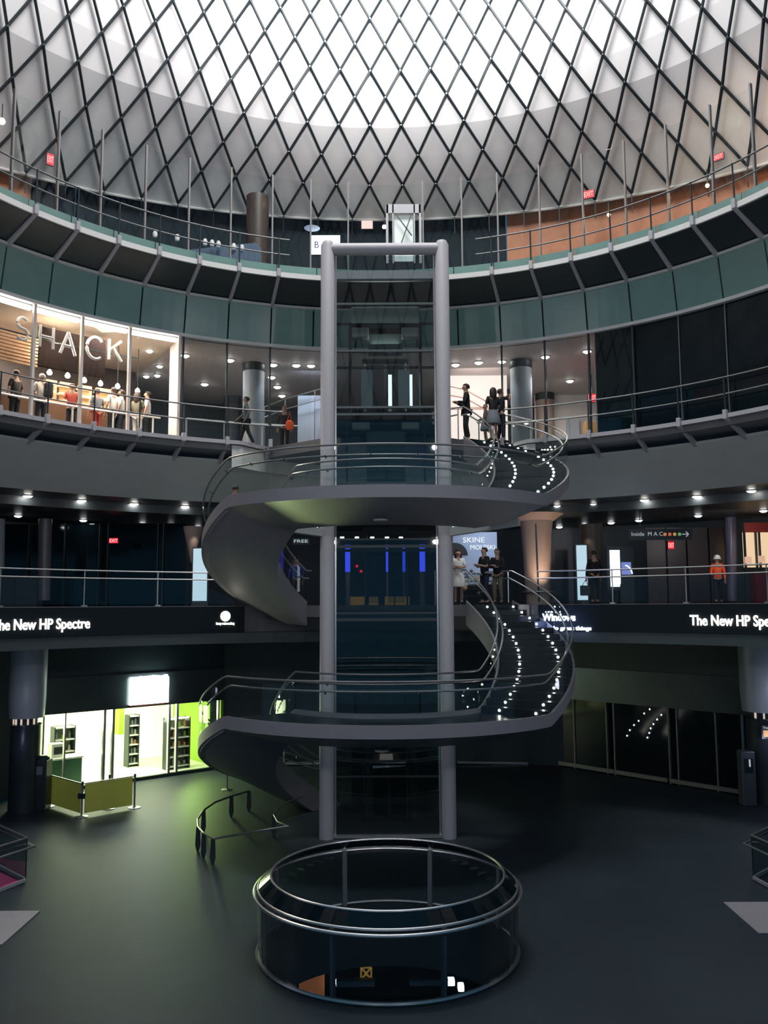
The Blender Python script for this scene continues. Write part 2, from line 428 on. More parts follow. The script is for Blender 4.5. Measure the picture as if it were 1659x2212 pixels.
def facing(p): return -rad(phi_of(Vector(p)))
def exit_sign(px, py, R=None, Y=None, w_=.42, h_=.24, label='', m='exit', txt='EXIT', hang=0):
    p = atR(px, py, R) if R else atY(px, py, Y)
    t = thing('exit_sign', label, 'exit sign', p)
    rz = facing(p) if R else 0
    MB().box(p, (w_, .06, h_), rz).build('housing', M['black'], t)
    xd = Vector((cos(rz), sin(rz), 0)); nrm = xd.cross(Vector((0, 0, 1)))
    MB().box(p + nrm * .035, (w_ - .04, .01, h_ - .04), rz).build('face', M[m], t)
    flat_text(txt, p + nrm * .042 - xd * (w_ * .40) - Vector((0, 0, h_ * .28)), xd, h_ * .8, M['exitw'], 'lettering', t, width=w_ * .8)
    MB().tube([p + Vector((0, 0, h_ * .5)), p + Vector((0, 0, hang))], .012, 5).build('hanger', M['darksteel'], t) if hang else None
    return t
exit_sign(108, 345, R=16.8, label='small red exit sign under the dome rim, on the side above the restaurant', w_=.26, h_=.42)
exit_sign(1551, 340, R=16.8, label='small red exit sign above the lit orange wall, by the last tilted cables')
exit_sign(1272, 420, R=16.4, label='red exit sign right where the black wall meets the orange wall', h_=.32)
exit_sign(793, 486, Y=31.5, label='white and red exit sign above the lift tower top', w_=.46, h_=.36, m='exitw')
# small lamps of the top gallery
def bulb(px, py, Y, r, label, m='warmlamp', cat='lamp', power=0, col=(1, .6, .3)):
    p = atY(px, py, Y); t = thing('pendant_lamp', label, cat, p)
    MB().lathe(p, [(.0, -r), (r * .7, -r * .7), (r, 0), (r * .7, r * .7), (0, r)], 12).build('bulb', M[m], t, smooth=True)
    MB().tube([p + Vector((0, 0, r)), p + Vector((0, 0, r + .45))], .015, 5).build('stem', M['darksteel'], t)
    if power: light('lamp_glow', 'POINT', p - Vector((0, .25, .05)), power, col, .1)
bulb(573, 443, 30.5, .12, 'warm glowing lamp under the dome edge beside the dark column', power=25)
bulb(4, 262, 24, .10, 'warm lamp at the picture edge behind the net, over the orange wall')
bulb(830, 490, 31, .08, 'dim orange lamp beside the white portal at the top gallery')
bulb(1315, 464, 27.5, .06, 'tiny bright bulb in front of the orange wall, near the exit sign', power=30, col=(1, .7, .45))
bulb(1528, 401, 24.5, .06, 'tiny bright bulb in front of the orange wall, high by the railing end', power=30, col=(1, .7, .45))
light('orange_wall_light', 'AREA', (9.5, 24.5, 15.0), 60, (1, .72, .5), 3, (13.5, 26.5, 12), 1)
light('orange_wall_light', 'AREA', (-11.5, 23.5, 14.6), 14, (1, .72, .5), 2, (-15, 24, 12), 1)
# lit board, dish lamp, portal, counter, dark column in the top gallery
p = atY(703, 530, 30.5); t = thing('lit_board', 'bright white lit notice board behind the lift tower top', 'sign board', p)
MB().box(p, (1.12, .06, .78)).build('frame', M['darksteel'], t); MB().box(p - Vector((0, .04, 0)), (1.08, .02, .72)).build('face', M['screen'], t)
flat_text('B', p + Vector((-.40, -.06, -.12)), (1, 0, 0), .35, M['bluec'], 'lettering', t)
p = atY(674, 493, 30.0); t = thing('dish_lamp', 'pale round dish lamp hanging above the white notice board', 'lamp', p)
MB().lathe(p, [(.02, .06), (.2, .04), (.29, 0), (.2, -.03), (0, -.05)], 20).build('dish', mat('dish_glow', (.6, .65, .75), .5, emit=(.5, .6, .9), strength=.35), t, smooth=True)
MB().tube([p + Vector((0, 0, .05)), p + Vector((0, 0, .5))], .012, 5).build('stem', M['darksteel'], t)
p = atY(872, 495, 30.8); t = thing('service_lift_portal', 'white framed glazed portal above the right end of the lift tower beam', 'portal', p)
for dx in (-.62, -.4, .4, .62): MB().box(p + Vector((dx, 0, -.2)), (.09 if abs(dx) > .5 else .05, .12, 2.3)).build('jamb', M['paint'], t)
MB().box(p + Vector((0, 0, .78)), (1.3, .12, .35)).build('head', M['paint'], t)
MB().box(p + Vector((0, .15, -.3)), (.72, .04, 1.8)).build('backlit_pane', mat('pale_pane', (.6, .62, .62), .5, emit=(.75, .8, .8), strength=.35), t)
for a, b in (((-.3, .55), (.3, -.3)), ((.28, .5), (-.2, -.9))): MB().bar(p + Vector((a[0], -.1, a[1])), p + Vector((b[0], -.1, b[1])), .04, .04).build('brace', M['darksteel'], t)
p = atY(556, 500, 30.5); tag(MB().lathe((p.x, p.y, Z4), [(.42, 0), (.42, 4.8)], 24).build('column', mat('brown_column', (.05, .035, .03), .4), smooth=True), 'dark brown round column at the topmost gallery behind the glass screen', 'column')
p = atY(455, 530, 29); t = thing('cafe_counter', 'blue-grey cafe counter with small pale items behind the topmost gallery screen', 'counter', (p.x, p.y, Z4))
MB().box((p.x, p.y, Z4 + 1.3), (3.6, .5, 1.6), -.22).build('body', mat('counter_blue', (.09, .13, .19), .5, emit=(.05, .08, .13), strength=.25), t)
for i, x in enumerate((335, 383, 443, 458, 472, 505, 523)):
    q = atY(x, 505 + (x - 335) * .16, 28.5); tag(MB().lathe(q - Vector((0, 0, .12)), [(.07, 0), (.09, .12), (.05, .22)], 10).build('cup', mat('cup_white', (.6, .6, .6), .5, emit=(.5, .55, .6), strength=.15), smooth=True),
        ['pale cup on the cafe counter end farthest from the lift', 'round pale jug on the cafe counter, next to the end cup', 'first of three close pale cups on the cafe counter', 'middle of three close pale cups on the cafe counter', 'third of the close pale cups on the cafe counter', 'pale cup beside the dark column on the cafe counter', 'pale cup standing right at the dark brown column'][i], 'cup', 'cups on the top gallery counter')

# ================================================================== UPPER GALLERY (level 3)
walkway(Z3, 12.24, 'gallery_railing', 'steel railing with brackets along the middle gallery edge, people walking behind', hgt=1.07, brk=.85)
t = thing('gallery_glazing', 'tall clear glass wall of the middle gallery with slim dark mullions', 'glass wall', P(12.45, 0, Z3))
for g in GRID:
    if -31 < g < 38 and not (-12 < g < 13): MB().box(P(12.45, g, (Z3 + 8.4) / 2), (.05, .12, 3.25), -rad(g)).build('mullion', M['darksteel'], t)
for a, b in zip(GRID[:-1], GRID[1:]):
    if a > -31 and b < 38 and not (-17 < a < 17): MB().ring([(12.47, Z3), (12.47, 8.4), (12.49, 8.4), (12.49, Z3)], a + .2, b - .2, 3).build('pane', M['glass'], t)
t = thing('dark_glazing', 'black unlit glass wall of the middle gallery beyond the exit sign', 'glass wall', P(12.45, 50, Z3))
gr = [phi_of(atR(1284, 750, 12.45))] + [g for g in GRID_R if 33 < g < 76]
for a, b in zip(gr[:-1], gr[1:]):
    MB().ring([(12.5, Z3), (12.5, 8.4), (12.55, 8.4), (12.55, Z3)], a + .06, b - .06, 4).build('pane', M['darkglass'], t)
for g in gr: MB().box(P(12.46, g, (Z3 + 8.4) / 2), (.018, .05, 3.25), -rad(g)).build('mullion', M['rail'], t)
# downlights
def downlight(p, r, m, label, group, th=.04, power=0, col=(1, .95, .9)):
    t = thing('downlight', label, 'ceiling light', p, group)
    MB().lathe(p - Vector((0, 0, th)), [(r, .01), (r * 1.2, .01), (r * 1.2, th), (r, th)], 16).build('trim_ring', M['white'], t)
    MB().lathe(p - Vector((0, 0, th * .8)), [(0, -.05), (r * .6, -.04), (r, 0), (r, th * .4)], 16).build('lens', M[m], t)
    if power:
        light('downlight_beam', 'SPOT', p - Vector((0, 0, .08)), power, col, .06, p - Vector((0, 0, 3)), spot=rad(120), blend=.6)
g3 = 'downlights in the middle gallery ceiling'
D3 = [(984, 787, 'over the suited man'), (1034, 782, 'second past the lift over the white wall'), (1084, 780, 'just before the thick grey column over the couple'), (1178, 770, 'beyond the thick grey column'), (1268, 758, 'nearest the black glazing'), (1231, 822, 'deepest one above the exit sign'),
      (400, 767, 'right beside the restaurant end wall'), (497, 777, 'before the round column left of the lift'), (590, 787, 'just past the round column, front row'), (640, 788, 'front row, two steps from the lift'), (442, 829, 'deep one beside the restaurant end wall'), (587, 814, 'second of the diagonal line toward the cool wall'), (599, 835, 'third of the diagonal line toward the cool wall'), (609, 854, 'deepest of the diagonal line toward the cool wall'), (672, 789, 'front row, touching the lift column')]
for x, y, d in D3: downlight(atZ(x, y, 8.42), .13, 'lamp', 'white gallery downlight ' + d, g3, power=26)
# columns
def column(name, x0, x1, ytop, zc, zf, m, label, cap=True):
    p = atZ((x0 + x1) / 2, ytop, zc); r = (x1 - x0) / 2 / FPX * p.y * 1.0
    t = thing(name, label, 'column', (p.x, p.y, zf))
    MB().lathe((p.x, p.y, zf), [(r, 0), (r, zc - zf)], 32).build('shaft', m, t, smooth=True)
    if cap: MB().lathe((p.x, p.y, zc - .28), [(r * 1.02, 0), (r * 1.06, .02), (r * 1.06, .28)], 32).build('capital', M['conedark'], t, smooth=True)
    return p, r
pc1, _ = column('gallery_column', 525, 572, 787, 8.42, Z3, M['conc'], 'round grey column on the middle gallery behind the walking person')
pc2, _ = column('gallery_column', 1101, 1148, 780, 8.42, Z3, M['conc'], 'round grey column beside the couple, before the white wall')
column('gallery_column', 1157, 1196, 851, 8.42, Z3, M['warmcol'], 'shorter looking round column far behind the thick grey one')
column('gallery_column', 486, 520, 858, 8.42, Z3, M['conedark'], 'dark far column behind the walking person, deep in the gallery')
for pc, s in ((pc1, 1), (pc1, -1), (pc2, -1), (pc2, .8)):
    light('column_wash', 'SPOT', (pc.x + s * .75, pc.y - .35, 8.3), 55, (.8, .88, 1), .06, (pc.x + s * .3, pc.y, 6.2), spot=rad(55), blend=.8)
# white lit wall behind the couple, cool wall left of lift
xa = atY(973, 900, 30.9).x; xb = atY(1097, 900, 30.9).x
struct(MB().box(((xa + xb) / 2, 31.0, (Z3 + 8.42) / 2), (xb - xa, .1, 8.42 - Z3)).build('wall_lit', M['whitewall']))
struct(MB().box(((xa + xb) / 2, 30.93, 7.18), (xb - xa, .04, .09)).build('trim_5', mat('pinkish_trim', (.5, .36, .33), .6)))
xa2 = atY(655, 900, 31).x; xb2 = atY(700, 900, 31).x
struct(MB().box(((xa2 + xb2) / 2, 31.0, (Z3 + 7.7) / 2), (xb2 - xa2 + .4, .1, 7.7 - Z3)).build('wall_cool', M['wallcool']))
light('wall_lit_light', 'AREA', (3.4, 29.6, 8.2), 45, (1, .85, .76), 1.6, (3.5, 31, 6.4), .4)
light('wall_cool_light', 'AREA', (-2.6, 29.8, 8.2), 22, (.7, .8, 1), 1, (-2.7, 31, 6.4), .4)
t = thing('stair_handrail', 'sloping double handrail in front of the white lit wall', 'handrail', atY(1030, 930, 30.5))
for (a, b) in (((960, 838), (1052, 862)), ((960, 858), (1052, 880))):
    MB().tube([atY(a[0], a[1] - 6, 30.6), atY(1005, 842 + (b[1] - 862), 30.6), atY(b[0], b[1] + 6, 30.6)], .02, 6).build('rail', mat('rose_rail', (.35, .2, .18), .5), t)
for x_, y_ in ((962, 852), (1006, 858), (1050, 872)):
    q = atY(x_, y_, 30.6); MB().tube([(q.x, 30.6, Z3), (q.x, 30.6, q.z)], .015, 5).build('post', mat('rose_post', (.35, .2, .18), .5), t)
t = thing('stair_handrail', 'sloping double handrail in front of the cool grey wall beside the lift', 'handrail', atY(670, 930, 30.5))
for x_, y_ in ((572, 880), (616, 862), (680, 843)):
    q = atY(x_, y_, 30.6); MB().tube([(q.x, 30.6, Z3), (q.x, 30.6, q.z)], .015, 5).build('post', M['rail'], t)
for dy in (0, 22): MB().tube([atY(570, 880 + dy, 30.6), atY(616, 862 + dy, 30.6), atY(700, 838 + dy, 30.6)], .02, 6).build('rail', M['rail'], t)
# background right of the far column: pale doors and exit sign
p = atY(1208, 880, 33); struct(MB().box((p.x + .9, 34, 6.8), (3.4, .1, 3.3)).build('wall_gallery_right', M['wallwarm']))
p = atY(1243, 900, 33.3); d_ = struct(MB().box((p.x, 33.8, 6.25), (.5, .08, 2.2)).build('door_1', mat('door_grey', (.55, .57, .62), .5)))
p = atY(1281, 905, 31.5); tag(MB().box((p.x, p.y, 5.95), (.7, .5, 1.6)).build('cabinet', mat('oak', (.40, .24, .10), .5), bevel=.02), 'brown wooden cabinet below the gallery exit sign', 'cabinet')
exit_sign(1279, 860, Y=30.9, label='glowing red exit sign at the end of the lit gallery beside the black glass', w_=.34, h_=.34, hang=1.4)
light('exit_glow', 'POINT', atY(1274, 862, 29.2), 5, (1, .08, .06), .1)
light('gallery_fill', 'AREA', (6.2, 30.5, 8.0), 110, (1, .9, .84), 2.5, (6.2, 30.5, 5), 1.5)
light('gallery_fill', 'AREA', (-6, 30, 8.2), 30, (.85, .9, 1), 2.5, (-6, 30, 5), 1.5)
# inner handrail (bright) on gallery left
def inner_rail(a, b, z, R, label, m='steel'):
    t = thing('inner_handrail', label, 'handrail', P(R, a, Z3))
    MB().tube([P(R, a + (b - a) * i / 20, z) for i in range(21)], .032, 6).build('rail', M[m], t, smooth=True)
    g = a
    while g <= b: MB().tube([P(R, g, Z3), P(R, g, z)], .03, 6).build('post', M['white'], t); g += 5.4
inner_rail(-28.5, -12.5, Z3 + .86, 13.3, 'bright inner handrail with white posts behind the gallery glass near the lift')
inner_rail(-60, -32, Z3 + .80, 13.4, 'bright inner handrail in front of the queue in the restaurant')
inner_rail(16, 35, Z3 + .86, 13.3, 'bright inner handrail between the couple and the exit sign')

# ------------------------------------------------------------------ the corner restaurant
a_end = phi_of(atR(386, 820, 12.45))
RS = thing('storefront', 'glass front of the lit restaurant with white mullions and a glowing strip on top', 'shopfront', P(12.45, -45, Z3))
gl = [-69.1, -63, -56.9] + [phi_of(atR(x, 700, 12.4)) for x in (76, 180, 283)] + [a_end]
gl = sorted(gl)
for g in gl: MB().box(P(12.46, g, (Z3 + 8.4) / 2), (.075, .12, 3.25), -rad(g)).build('mullion', mat('lit_mullion', (.75, .68, .63), .5), RS)
for a, b in zip(gl[:-1], gl[1:]):
    MB().ring([(12.48, Z3), (12.48, 8.4), (12.5, 8.4), (12.5, Z3)], a + .2, b - .2, 4).build('pane', M['glass'], RS)
    MB().ring([(12.50, 8.24), (12.50, 8.36), (12.60, 8.36), (12.60, 8.24)], a + .35, b - .35, 4).build('strip_light', M['strip'], RS)
struct(MB().ring([(12.6, Z3), (12.6, 8.4), (13.4, 8.4), (13.4, Z3)], a_end - .05, a_end + .3, 1).build('wall_restaurant', M['wallwarm']))
arc_wall('wall_restaurant_back', 17.0, -72, phi_of(atR(292, 860, 17)), Z3, 8.4, mat('restaurant_wall', (.03, .022, .02), .6, noise=.2), 30)
struct(MB().ring([(12.62, 8.32), (12.62, 8.38), (17, 8.38), (17, 8.32)], -72, a_end, 30).build('ceiling_restaurant', mat('restaurant_ceiling', (.62, .54, .48), .6)))
# bulkheads
bk = MB().ring([(13.5, 7.02), (13.5, 8.2), (13.62, 8.2), (13.62, 7.02)], phi_of(atR(84, 760, 13.5)), phi_of(atR(228, 760, 13.5)), 10).build('menu_bulkhead', M['wood'])
tag(bk, 'dark brown bulkhead hanging behind the big white letters', 'bulkhead')
t = thing('slatted_bulkhead', 'bulkhead of glowing copper-brown horizontal slats beside the letter S', 'bulkhead', P(13.6, -56, 7))
for i in range(9):
    MB().ring([(13.5, 6.95 + i * .1), (13.5, 7.01 + i * .1), (13.58, 7.01 + i * .1), (13.58, 6.95 + i * .1)], -64, phi_of(atR(82, 760, 13.5)), 8).build('slat', mat('copper_slat', (.45, .28, .17), .4, .3, noise=.3, nscale=6), t)
# letters
SG = thing('letter_sign', 'row of large white block letters hanging behind the restaurant glass', 'sign', P(12.9, -44, 7.4))
def lettr(ch, cx, cy, hpx):
    p = atR(cx, cy, 12.85); g = phi_of(p); R = 12.85; H = hpx / FPX * p.y * 1.05; W_ = H * .62
    def pt(u, v): return P(R, g + math.degrees(u * W_ / R), p.z + v * H)
    r = .045; mb = MB()
    if ch == 'H': ss = [[(-.5, -.5), (-.5, .5)], [(.5, -.5), (.5, .5)], [(-.5, 0), (.5, 0)]]
    elif ch == 'A': ss = [[(-.55, -.5), (0, .5)], [(.55, -.5), (0, .5)], [(-.32, -.12), (.32, -.12)]]
    elif ch == 'K': ss = [[(-.45, -.5), (-.45, .5)], [(.5, .5), (-.45, -.05)], [(-.12, .1), (.55, -.5)]]
    elif ch == 'C': ss = [[(.75 * cos(rad(a)) * .85, .5 * sin(rad(a))) for a in range(42, 320, 14)]]
    else: ss = [[(.42 * cos(rad(a)), .25 + .25 * sin(rad(a))) for a in range(35, 260, 16)] + [(.42 * cos(rad(a)), -.25 + .25 * sin(rad(a))) for a in range(75, -150, -16)]]
    for st in ss: mb.tube([pt(u, v) for u, v in st], r, 6)
    mb.build('letter', M['white'], SG)
for ch, cx, cy, h in (('S', 49, 710, 48), ('H', 101, 728, 47), ('A', 147, 742, 48), ('C', 206, 752, 47), ('K', 248, 757, 44)): lettr(ch, cx, cy, h)
MB().ring([(12.95, 7.62), (12.95, 7.66), (12.98, 7.66), (12.98, 7.62)], -56, -36, 12).build('support_bar', M['darksteel'], SG)
gp = 'small pendant lamps over the restaurant counter'
lampdesc = ['above the person in the pale top with a backpack', 'above the lit menu rack, second in the row', 'third in the row, above the dark haired customer', 'fourth in the row, above the white shirts', 'fifth in the row, before the last mullion', 'last in the row, above the pair by the end wall']
for i, (x, y) in enumerate(((107, 805), (146, 812), (182, 822), (217, 829), (254, 835), (297, 845))):
    p = atR(x, y, 14.2); t = thing('pendant_lamp', 'glowing bare pendant lamp ' + lampdesc[i], 'lamp', p, gp)
    MB().lathe(p, [(0, -.08), (.06, -.05), (.08, 0), (.05, .07), (.02, .1)], 12).build('bulb', M['pendant'], t, smooth=True)
    MB().tube([p + Vector((0, 0, .09)), Vector((p.x, p.y, 8.32))], .012, 5).build('cord', M['blackc'], t)
light('restaurant_light', 'AREA', P(14.6, -46, 8.2), 700, (1, .80, .66), 5, P(14.6, -46, 5), 2)
light('restaurant_light', 'AREA', P(13.3, -38, 8.2), 150, (1, .84, .72), 1.5, P(13.6, -37, 5), 1)
light('restaurant_light', 'POINT', P(13.0, -47, 7.6), 70, (1, .75, .5), .2)
for i, (x, y) in enumerate(((323, 757), (296, 782), (345, 790), (340, 810), (316, 812))):
    p = atZ(x, y, 8.34 if i == 0 else 8.42)
    downlight(p, .10, 'lamp', 'round downlight in the pale restaurant ceiling ' + ['first from the letter K', 'second row nearest the mullion', 'by the end wall', 'deepest by the end wall', 'deepest and smallest in the middle'][i], 'downlights in the pale restaurant ceiling')
# menu racks
for i, (x0, x1) in enumerate(((98, 120), (128, 158), (168, 196), (206, 240))):
    a = atR(x0, 870, 15); b = atR(x1, 870, 15); c = (a + b) / 2; wd = (a - b).length; rz = facing(c)
    t = thing('menu_rack', 'warm lit rack of shelves behind the restaurant queue, ' + ['by the backpack wearer', 'second along, widest gap', 'behind the dark haired customer', 'behind the white shirts'][i], 'shelf', (c.x, c.y, Z3), 'lit racks behind the restaurant counter')
    MB().box((c.x, c.y, Z3 + .95), (wd, .12, 1.9), rz).build('back_panel', mat('rack_back', (.5, .35, .2), .6), t)
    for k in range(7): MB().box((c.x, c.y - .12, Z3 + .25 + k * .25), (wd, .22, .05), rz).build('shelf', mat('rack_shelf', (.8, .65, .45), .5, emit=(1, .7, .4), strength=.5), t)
cp = P(14.5, -44, Z3); tag(MB().ring([(14.3, Z3), (14.3, Z3 + 1.05), (14.8, Z3 + 1.05), (14.8, Z3)], -60, -36, 20).build('service_counter', mat('counter_wood', (.22, .13, .08), .4)), 'long service counter behind the people queueing in the restaurant', 'counter')

# ================================================================== STREET LEVEL
# LED fascia band
B0, B1 = -70, phi_of(atR(528, 1335, 12.2)); B2, B3 = phi_of(atR(1163, 1335, 12.2)), 70
t = thing('led_band', 'black display band with glowing white advertising text left of the stair', 'display band', P(12.2, -40, -.4))
MB().ring([(12.20, -.82), (12.20, -.02), (12.29, -.02), (12.29, -.82)], B0, B1, 40).build('screen', M['led'], t)
T0 = phi_of(atR(194, 1340, 12.2)); wt = 2.78
ring_text('The New HP Spectre', 12.18, T0 - math.degrees(wt / 12.18), -.60, wt, .40, M['txt'], 'lettering', t, bold=.012)
pl = atR(487, 1331, 12.18); gl_ = phi_of(pl)
mb = MB(); mb.add([P(12.18, gl_, pl.z)] + [P(12.18, gl_ + math.degrees(.155 * cos(2 * pi * k / 28) / 12.18), pl.z + .155 * sin(2 * pi * k / 28)) for k in range(28)], [(0, 1 + k, 1 + (k + 1) % 28) for k in range(28)])
mb.build('round_logo', M['txt'], t)
ring_text('hp', 12.165, gl_ - .45, pl.z - .07, .19, .26, mat('logo_letters', (.9, .9, .9), .5, emit=(1, .8, .7), strength=2), 'logo_letters', t)
ring_text('keep reinventing', 12.18, gl_ - 1.32, pl.z - .255, .56, .10, M['txt'], 'small_lettering', t, bold=.02)
t = thing('led_band', 'black display band right of the stair with white headline text and blue-white glowing lines', 'display band', P(12.2, 40, -.4))
MB().ring([(12.20, -.82), (12.20, -.02), (12.29, -.02), (12.29, -.82)], B2, B3, 40).build('screen', M['led'], t)
ring_text('The New HP Spectre', 12.18, phi_of(atR(1491, 1340, 12.2)), -.60, wt, .40, M['txt'], 'lettering', t, bold=.012)
ring_text('Windows', 12.17, phi_of(atR(1172, 1332, 12.2)), -.50, 1.02, .30, M['blue'], 'lettering', t, bold=.03)
ring_text('do great things', 12.17, phi_of(atR(1192, 1360, 12.2)), -.78, 1.22, .16, M['blue'], 'small_lettering', t, bold=.03)
light('led_glow', 'AREA', P(11.6, 26, -.55), 6, (.4, .5, 1), 1.2, P(12.2, 26, -.5), .3)
slab('trim_6', lambda a: [(12.24, -.83), (12.6, -.83), (12.6, -1.15), (12.24, -1.15)], M['soffitdark'], 120, -75, 75)
# notch wall face beside stair
fr = []
for i in range(41):
    a = -21.5 + 43 * i / 40; fr.append([P(cut(a) - .03, a, -.02), P(cut(a) - .03, a, -.82), P(cut(a) + .02, a, -.82), P(cut(a) + .02, a, -.02)])
struct(MB().sweep(fr).build('wall_notch_street', M['paintlow']))
fr = []
for i in range(61):
    a = -23 + 46 * i / 60; fr.append([P(cut(a) - .02, a, Z3 - .1), P(cut(a) - .02, a, 4.35), P(cut(a) + .02, a, 4.35), P(cut(a) + .02, a, Z3 - .1)])
struct(MB().sweep(fr).build('wall_notch_gallery', M['soffit']))
# street railing
def street_rail(a, b, posts, label):
    t = thing('street_railing', label, 'railing', P(12.35, a, 0))
    for z, R in ((1.02, 12.35), (.80, 12.28)):
        MB().tube([P(R, a + (b - a) * i / 40, z) for i in range(41)], .024, 6).build('rail', M['rail'], t, smooth=True)
    for g in posts:
        MB().tube([P(12.35, g, 0), P(12.35, g, 1.02)], .02, 6).build('post', M['rail'], t); MB().box(P(12.35, g, .02), (.16, .1, .04), -rad(g)).build('foot_plate', M['steel'], t)
    ps = [a] + list(posts) + [b]
    for u, v in zip(ps[:-1], ps[1:]): MB().ring([(12.36, .06), (12.36, .76), (12.375, .76), (12.375, .06)], u + .2, v - .2, 6).build('glass_panel', M['glass'], t)
street_rail(-68, -22, [-54.7, -43.5, -33.3], 'steel and glass railing along the street level edge before the dark lobby')
street_rail(22.5, 68, [33.5, 43.7, 54.5], 'steel and glass railing along the street level edge before the lit screens')
# downlights
g1 = 'bright round downlights in the street level soffit, front row'; g2 = 'flat downlights in the street level ceiling, back row'
F1 = [(60, 'first at the picture edge over the dark lobby'), (177, 'second over the dark lobby'), (290, 'third over the dark lobby, by the exit sign'), (400, 'fourth, closest to the big curved stair underside')]
yy = {60: 1070, 177: 1080, 290: 1087, 400: 1093, 1204: 1092, 1283: 1088, 1392: 1079, 1505: 1071, 1623: 1059}
for x, d in F1: downlight(atZ(x, yy[x], 3.6), .14, 'lamp', 'front row street downlight ' + d, g1, power=0)
for x, d in ((1204, 'just past the stair on the bronze column side'), (1283, 'above the man with the bag'), (1392, 'above the white screen'), (1505, 'before the hard hat worker'), (1623, 'last by the warm lit window')): downlight(atZ(x, yy[x], 3.6), .14, 'lamp', 'front row street downlight ' + d, g1)
for x, y, d in ((39, 1113, 'at the picture edge over the dark lobby'), (180, 1123, 'above the exit sign side of the lobby'), (308, 1131, 'left one of a close group by the stair'), (369, 1135, 'middle of a close group by the stair'), (428, 1138, 'hidden half behind the stair underside'), (1208, 1137, 'beside the flared bronze column'), (1263, 1133, 'second from the bronze column'), (1320, 1128, 'third from the bronze column'), (1380, 1123, 'over the hanging direction sign'), (1508, 1113, 'over the hard hat worker'), (1649, 1102, 'over the warm lit window')):
    downlight(atZ(x, y, 3.3), .13, 'lamp2', 'back row street downlight ' + d, g2)
for a in (-50, -36, 34, 48): light('street_ceiling_light', 'SPOT', P(16.3, a, 3.5), 18, (.95, .97, 1), .2, P(16.3, a, 0), spot=rad(100), blend=.7)
# flared bronze column lit from below
p = atY(1160, 1200, 31.5)
t = thing('bronze_column', 'flared bronze column with a dark seam, lit warm from its foot behind the stair', 'column', (p.x, p.y, 0))
MB().lathe((p.x, p.y, 0), [(.42, 0), (.48, 1.2), (.55, 2.6), (.60, 3.0), (.62, 3.3)], 40).build('shaft', M['warmcol'], t, smooth=True)
MB().lathe((p.x, p.y, 3.05), [(.64, 0), (.85, .16), (1.0, .25)], 40).build('capital', M['warmcol'], t, smooth=True)
MB().tube([(p.x - .05, p.y - .45, .1), (p.x - .12, p.y - .56, 2.9)], .03, 5).build('seam', M['black'], t)
MB().lathe((p.x, p.y, .42), [(.50, 0), (.62, .02), (.62, .05), (.5, .07)], 32).build('base_ring', M['steel'], t)
light('column_uplight', 'SPOT', (p.x + .1, p.y - 1.3, .35), 150, (1, .72, .55), .1, (p.x, p.y, 2.4), spot=rad(70), blend=.7)
light('column_uplight', 'SPOT', (p.x + 1.4, p.y - .4, .35), 60, (1, .72, .55), .1, (p.x + .6, p.y, 3.3), spot=rad(60), blend=.7)
def slant(px0, px1, ytop, xb0, xb1, ybot, Y, m, label, name='slanted_column'):
    a, b, c, d = atY(px0, ytop, Y), atY(px1, ytop, Y), atY(xb1, ybot, Y), atY(xb0, ybot, Y)
    n = 20; fr = []
    for (l, r_) in ((d, c), (a, b)):
        ce = (l + r_) / 2; ra = (r_ - l).length / 2; fr.append([ce + Vector((ra * cos(2 * pi * k / n), ra * sin(2 * pi * k / n), 0)) for k in range(n)])
    return tag(MB().sweep(fr).build(name, m, smooth=True), label, 'column')
slant(84, 112, 1121, 82, 108, 1297, 30, mat('mauve_column', (.13, .12, .14), .35, noise=.15), 'grey round column standing in the dark lobby behind the street railing')
slant(-20, 10, 1121, -24, 8, 1225, 29, M['conc'], 'pale column at the picture edge of the dark lobby')
slant(396, 440, 1138, 412, 416, 1215, 31, M['warmcol'], 'leaning tapered brown column beside the curved stair underside')
slant(1253, 1300, 1133, 1270, 1300, 1300, 31.5, mat('brown_slant', (.09, .07, .06), .4), 'leaning dark brown column behind the man with the bag')
slant(1566, 1590, 1115, 1572, 1592, 1298, 33, mat('blue_column', (.12, .12, .20), .3), 'slim bluish column behind the hard hat worker')
light('slant_wash', 'SPOT', atY(1262, 1150, 30.9), 10, (1, .85, .72), .05, atY(1272, 1190, 31.3), spot=rad(50))
light('slant_wash', 'SPOT', atY(425, 1150, 30.4), 10, (1, .85, .72), .05, atY(418, 1190, 31), spot=rad(50))
# dark lobby glass partitions
t = thing('lobby_partition', 'dark glass partition with thin frames at the back of the lobby', 'glass wall', P(20, -45, 0))
for x in (60, 138, 213, 232, 340, 352): 
    q = atY(x, 1220, 33); MB().box((q.x, q.y, 1.6), (.04, .08, 3.2)).build('frame', M['darksteel'], t)
a = atY(-20, 1220, 33); b = atY(400, 1220, 33); MB().box(((a.x + b.x) / 2, 33.1, 1.6), (b.x - a.x, .03, 3.2)).build('pane', M['darkglass'], t)
p = atY(40, 1265, 31.5); tag(MB().box((p.x, 31.5, .55), (1.6, .6, 1.15)).build('lobby_desk', mat('desk_grey', (.06, .08, .09), .5), bevel=.02), 'dark grey low desk behind the railing at the lobby edge', 'desk')
for (x0, x1, y0, y1, lab) in ((418, 446, 1185, 1298, 'pale lit panel standing beside the curved stair underside'), (1245, 1270, 1178, 1296, 'pale lit tall panel beside the man with the bag')):
    a = atY(x0, y0, 30.5); b = atY(x1, y1, 30.5); t = thing('light_panel', lab, 'panel', ((a.x + b.x) / 2, 30.5, 0))
    MB().box(((a.x + b.x) / 2, 30.5, (a.z + b.z) / 2), (b.x - a.x, .06, a.z - b.z)).build('face', M['panelcool'], t)
    MB().box(((a.x + b.x) / 2, 30.56, (a.z) / 2), (b.x - a.x + .1, .06, a.z + .1)).build('frame', M['darksteel'], t)
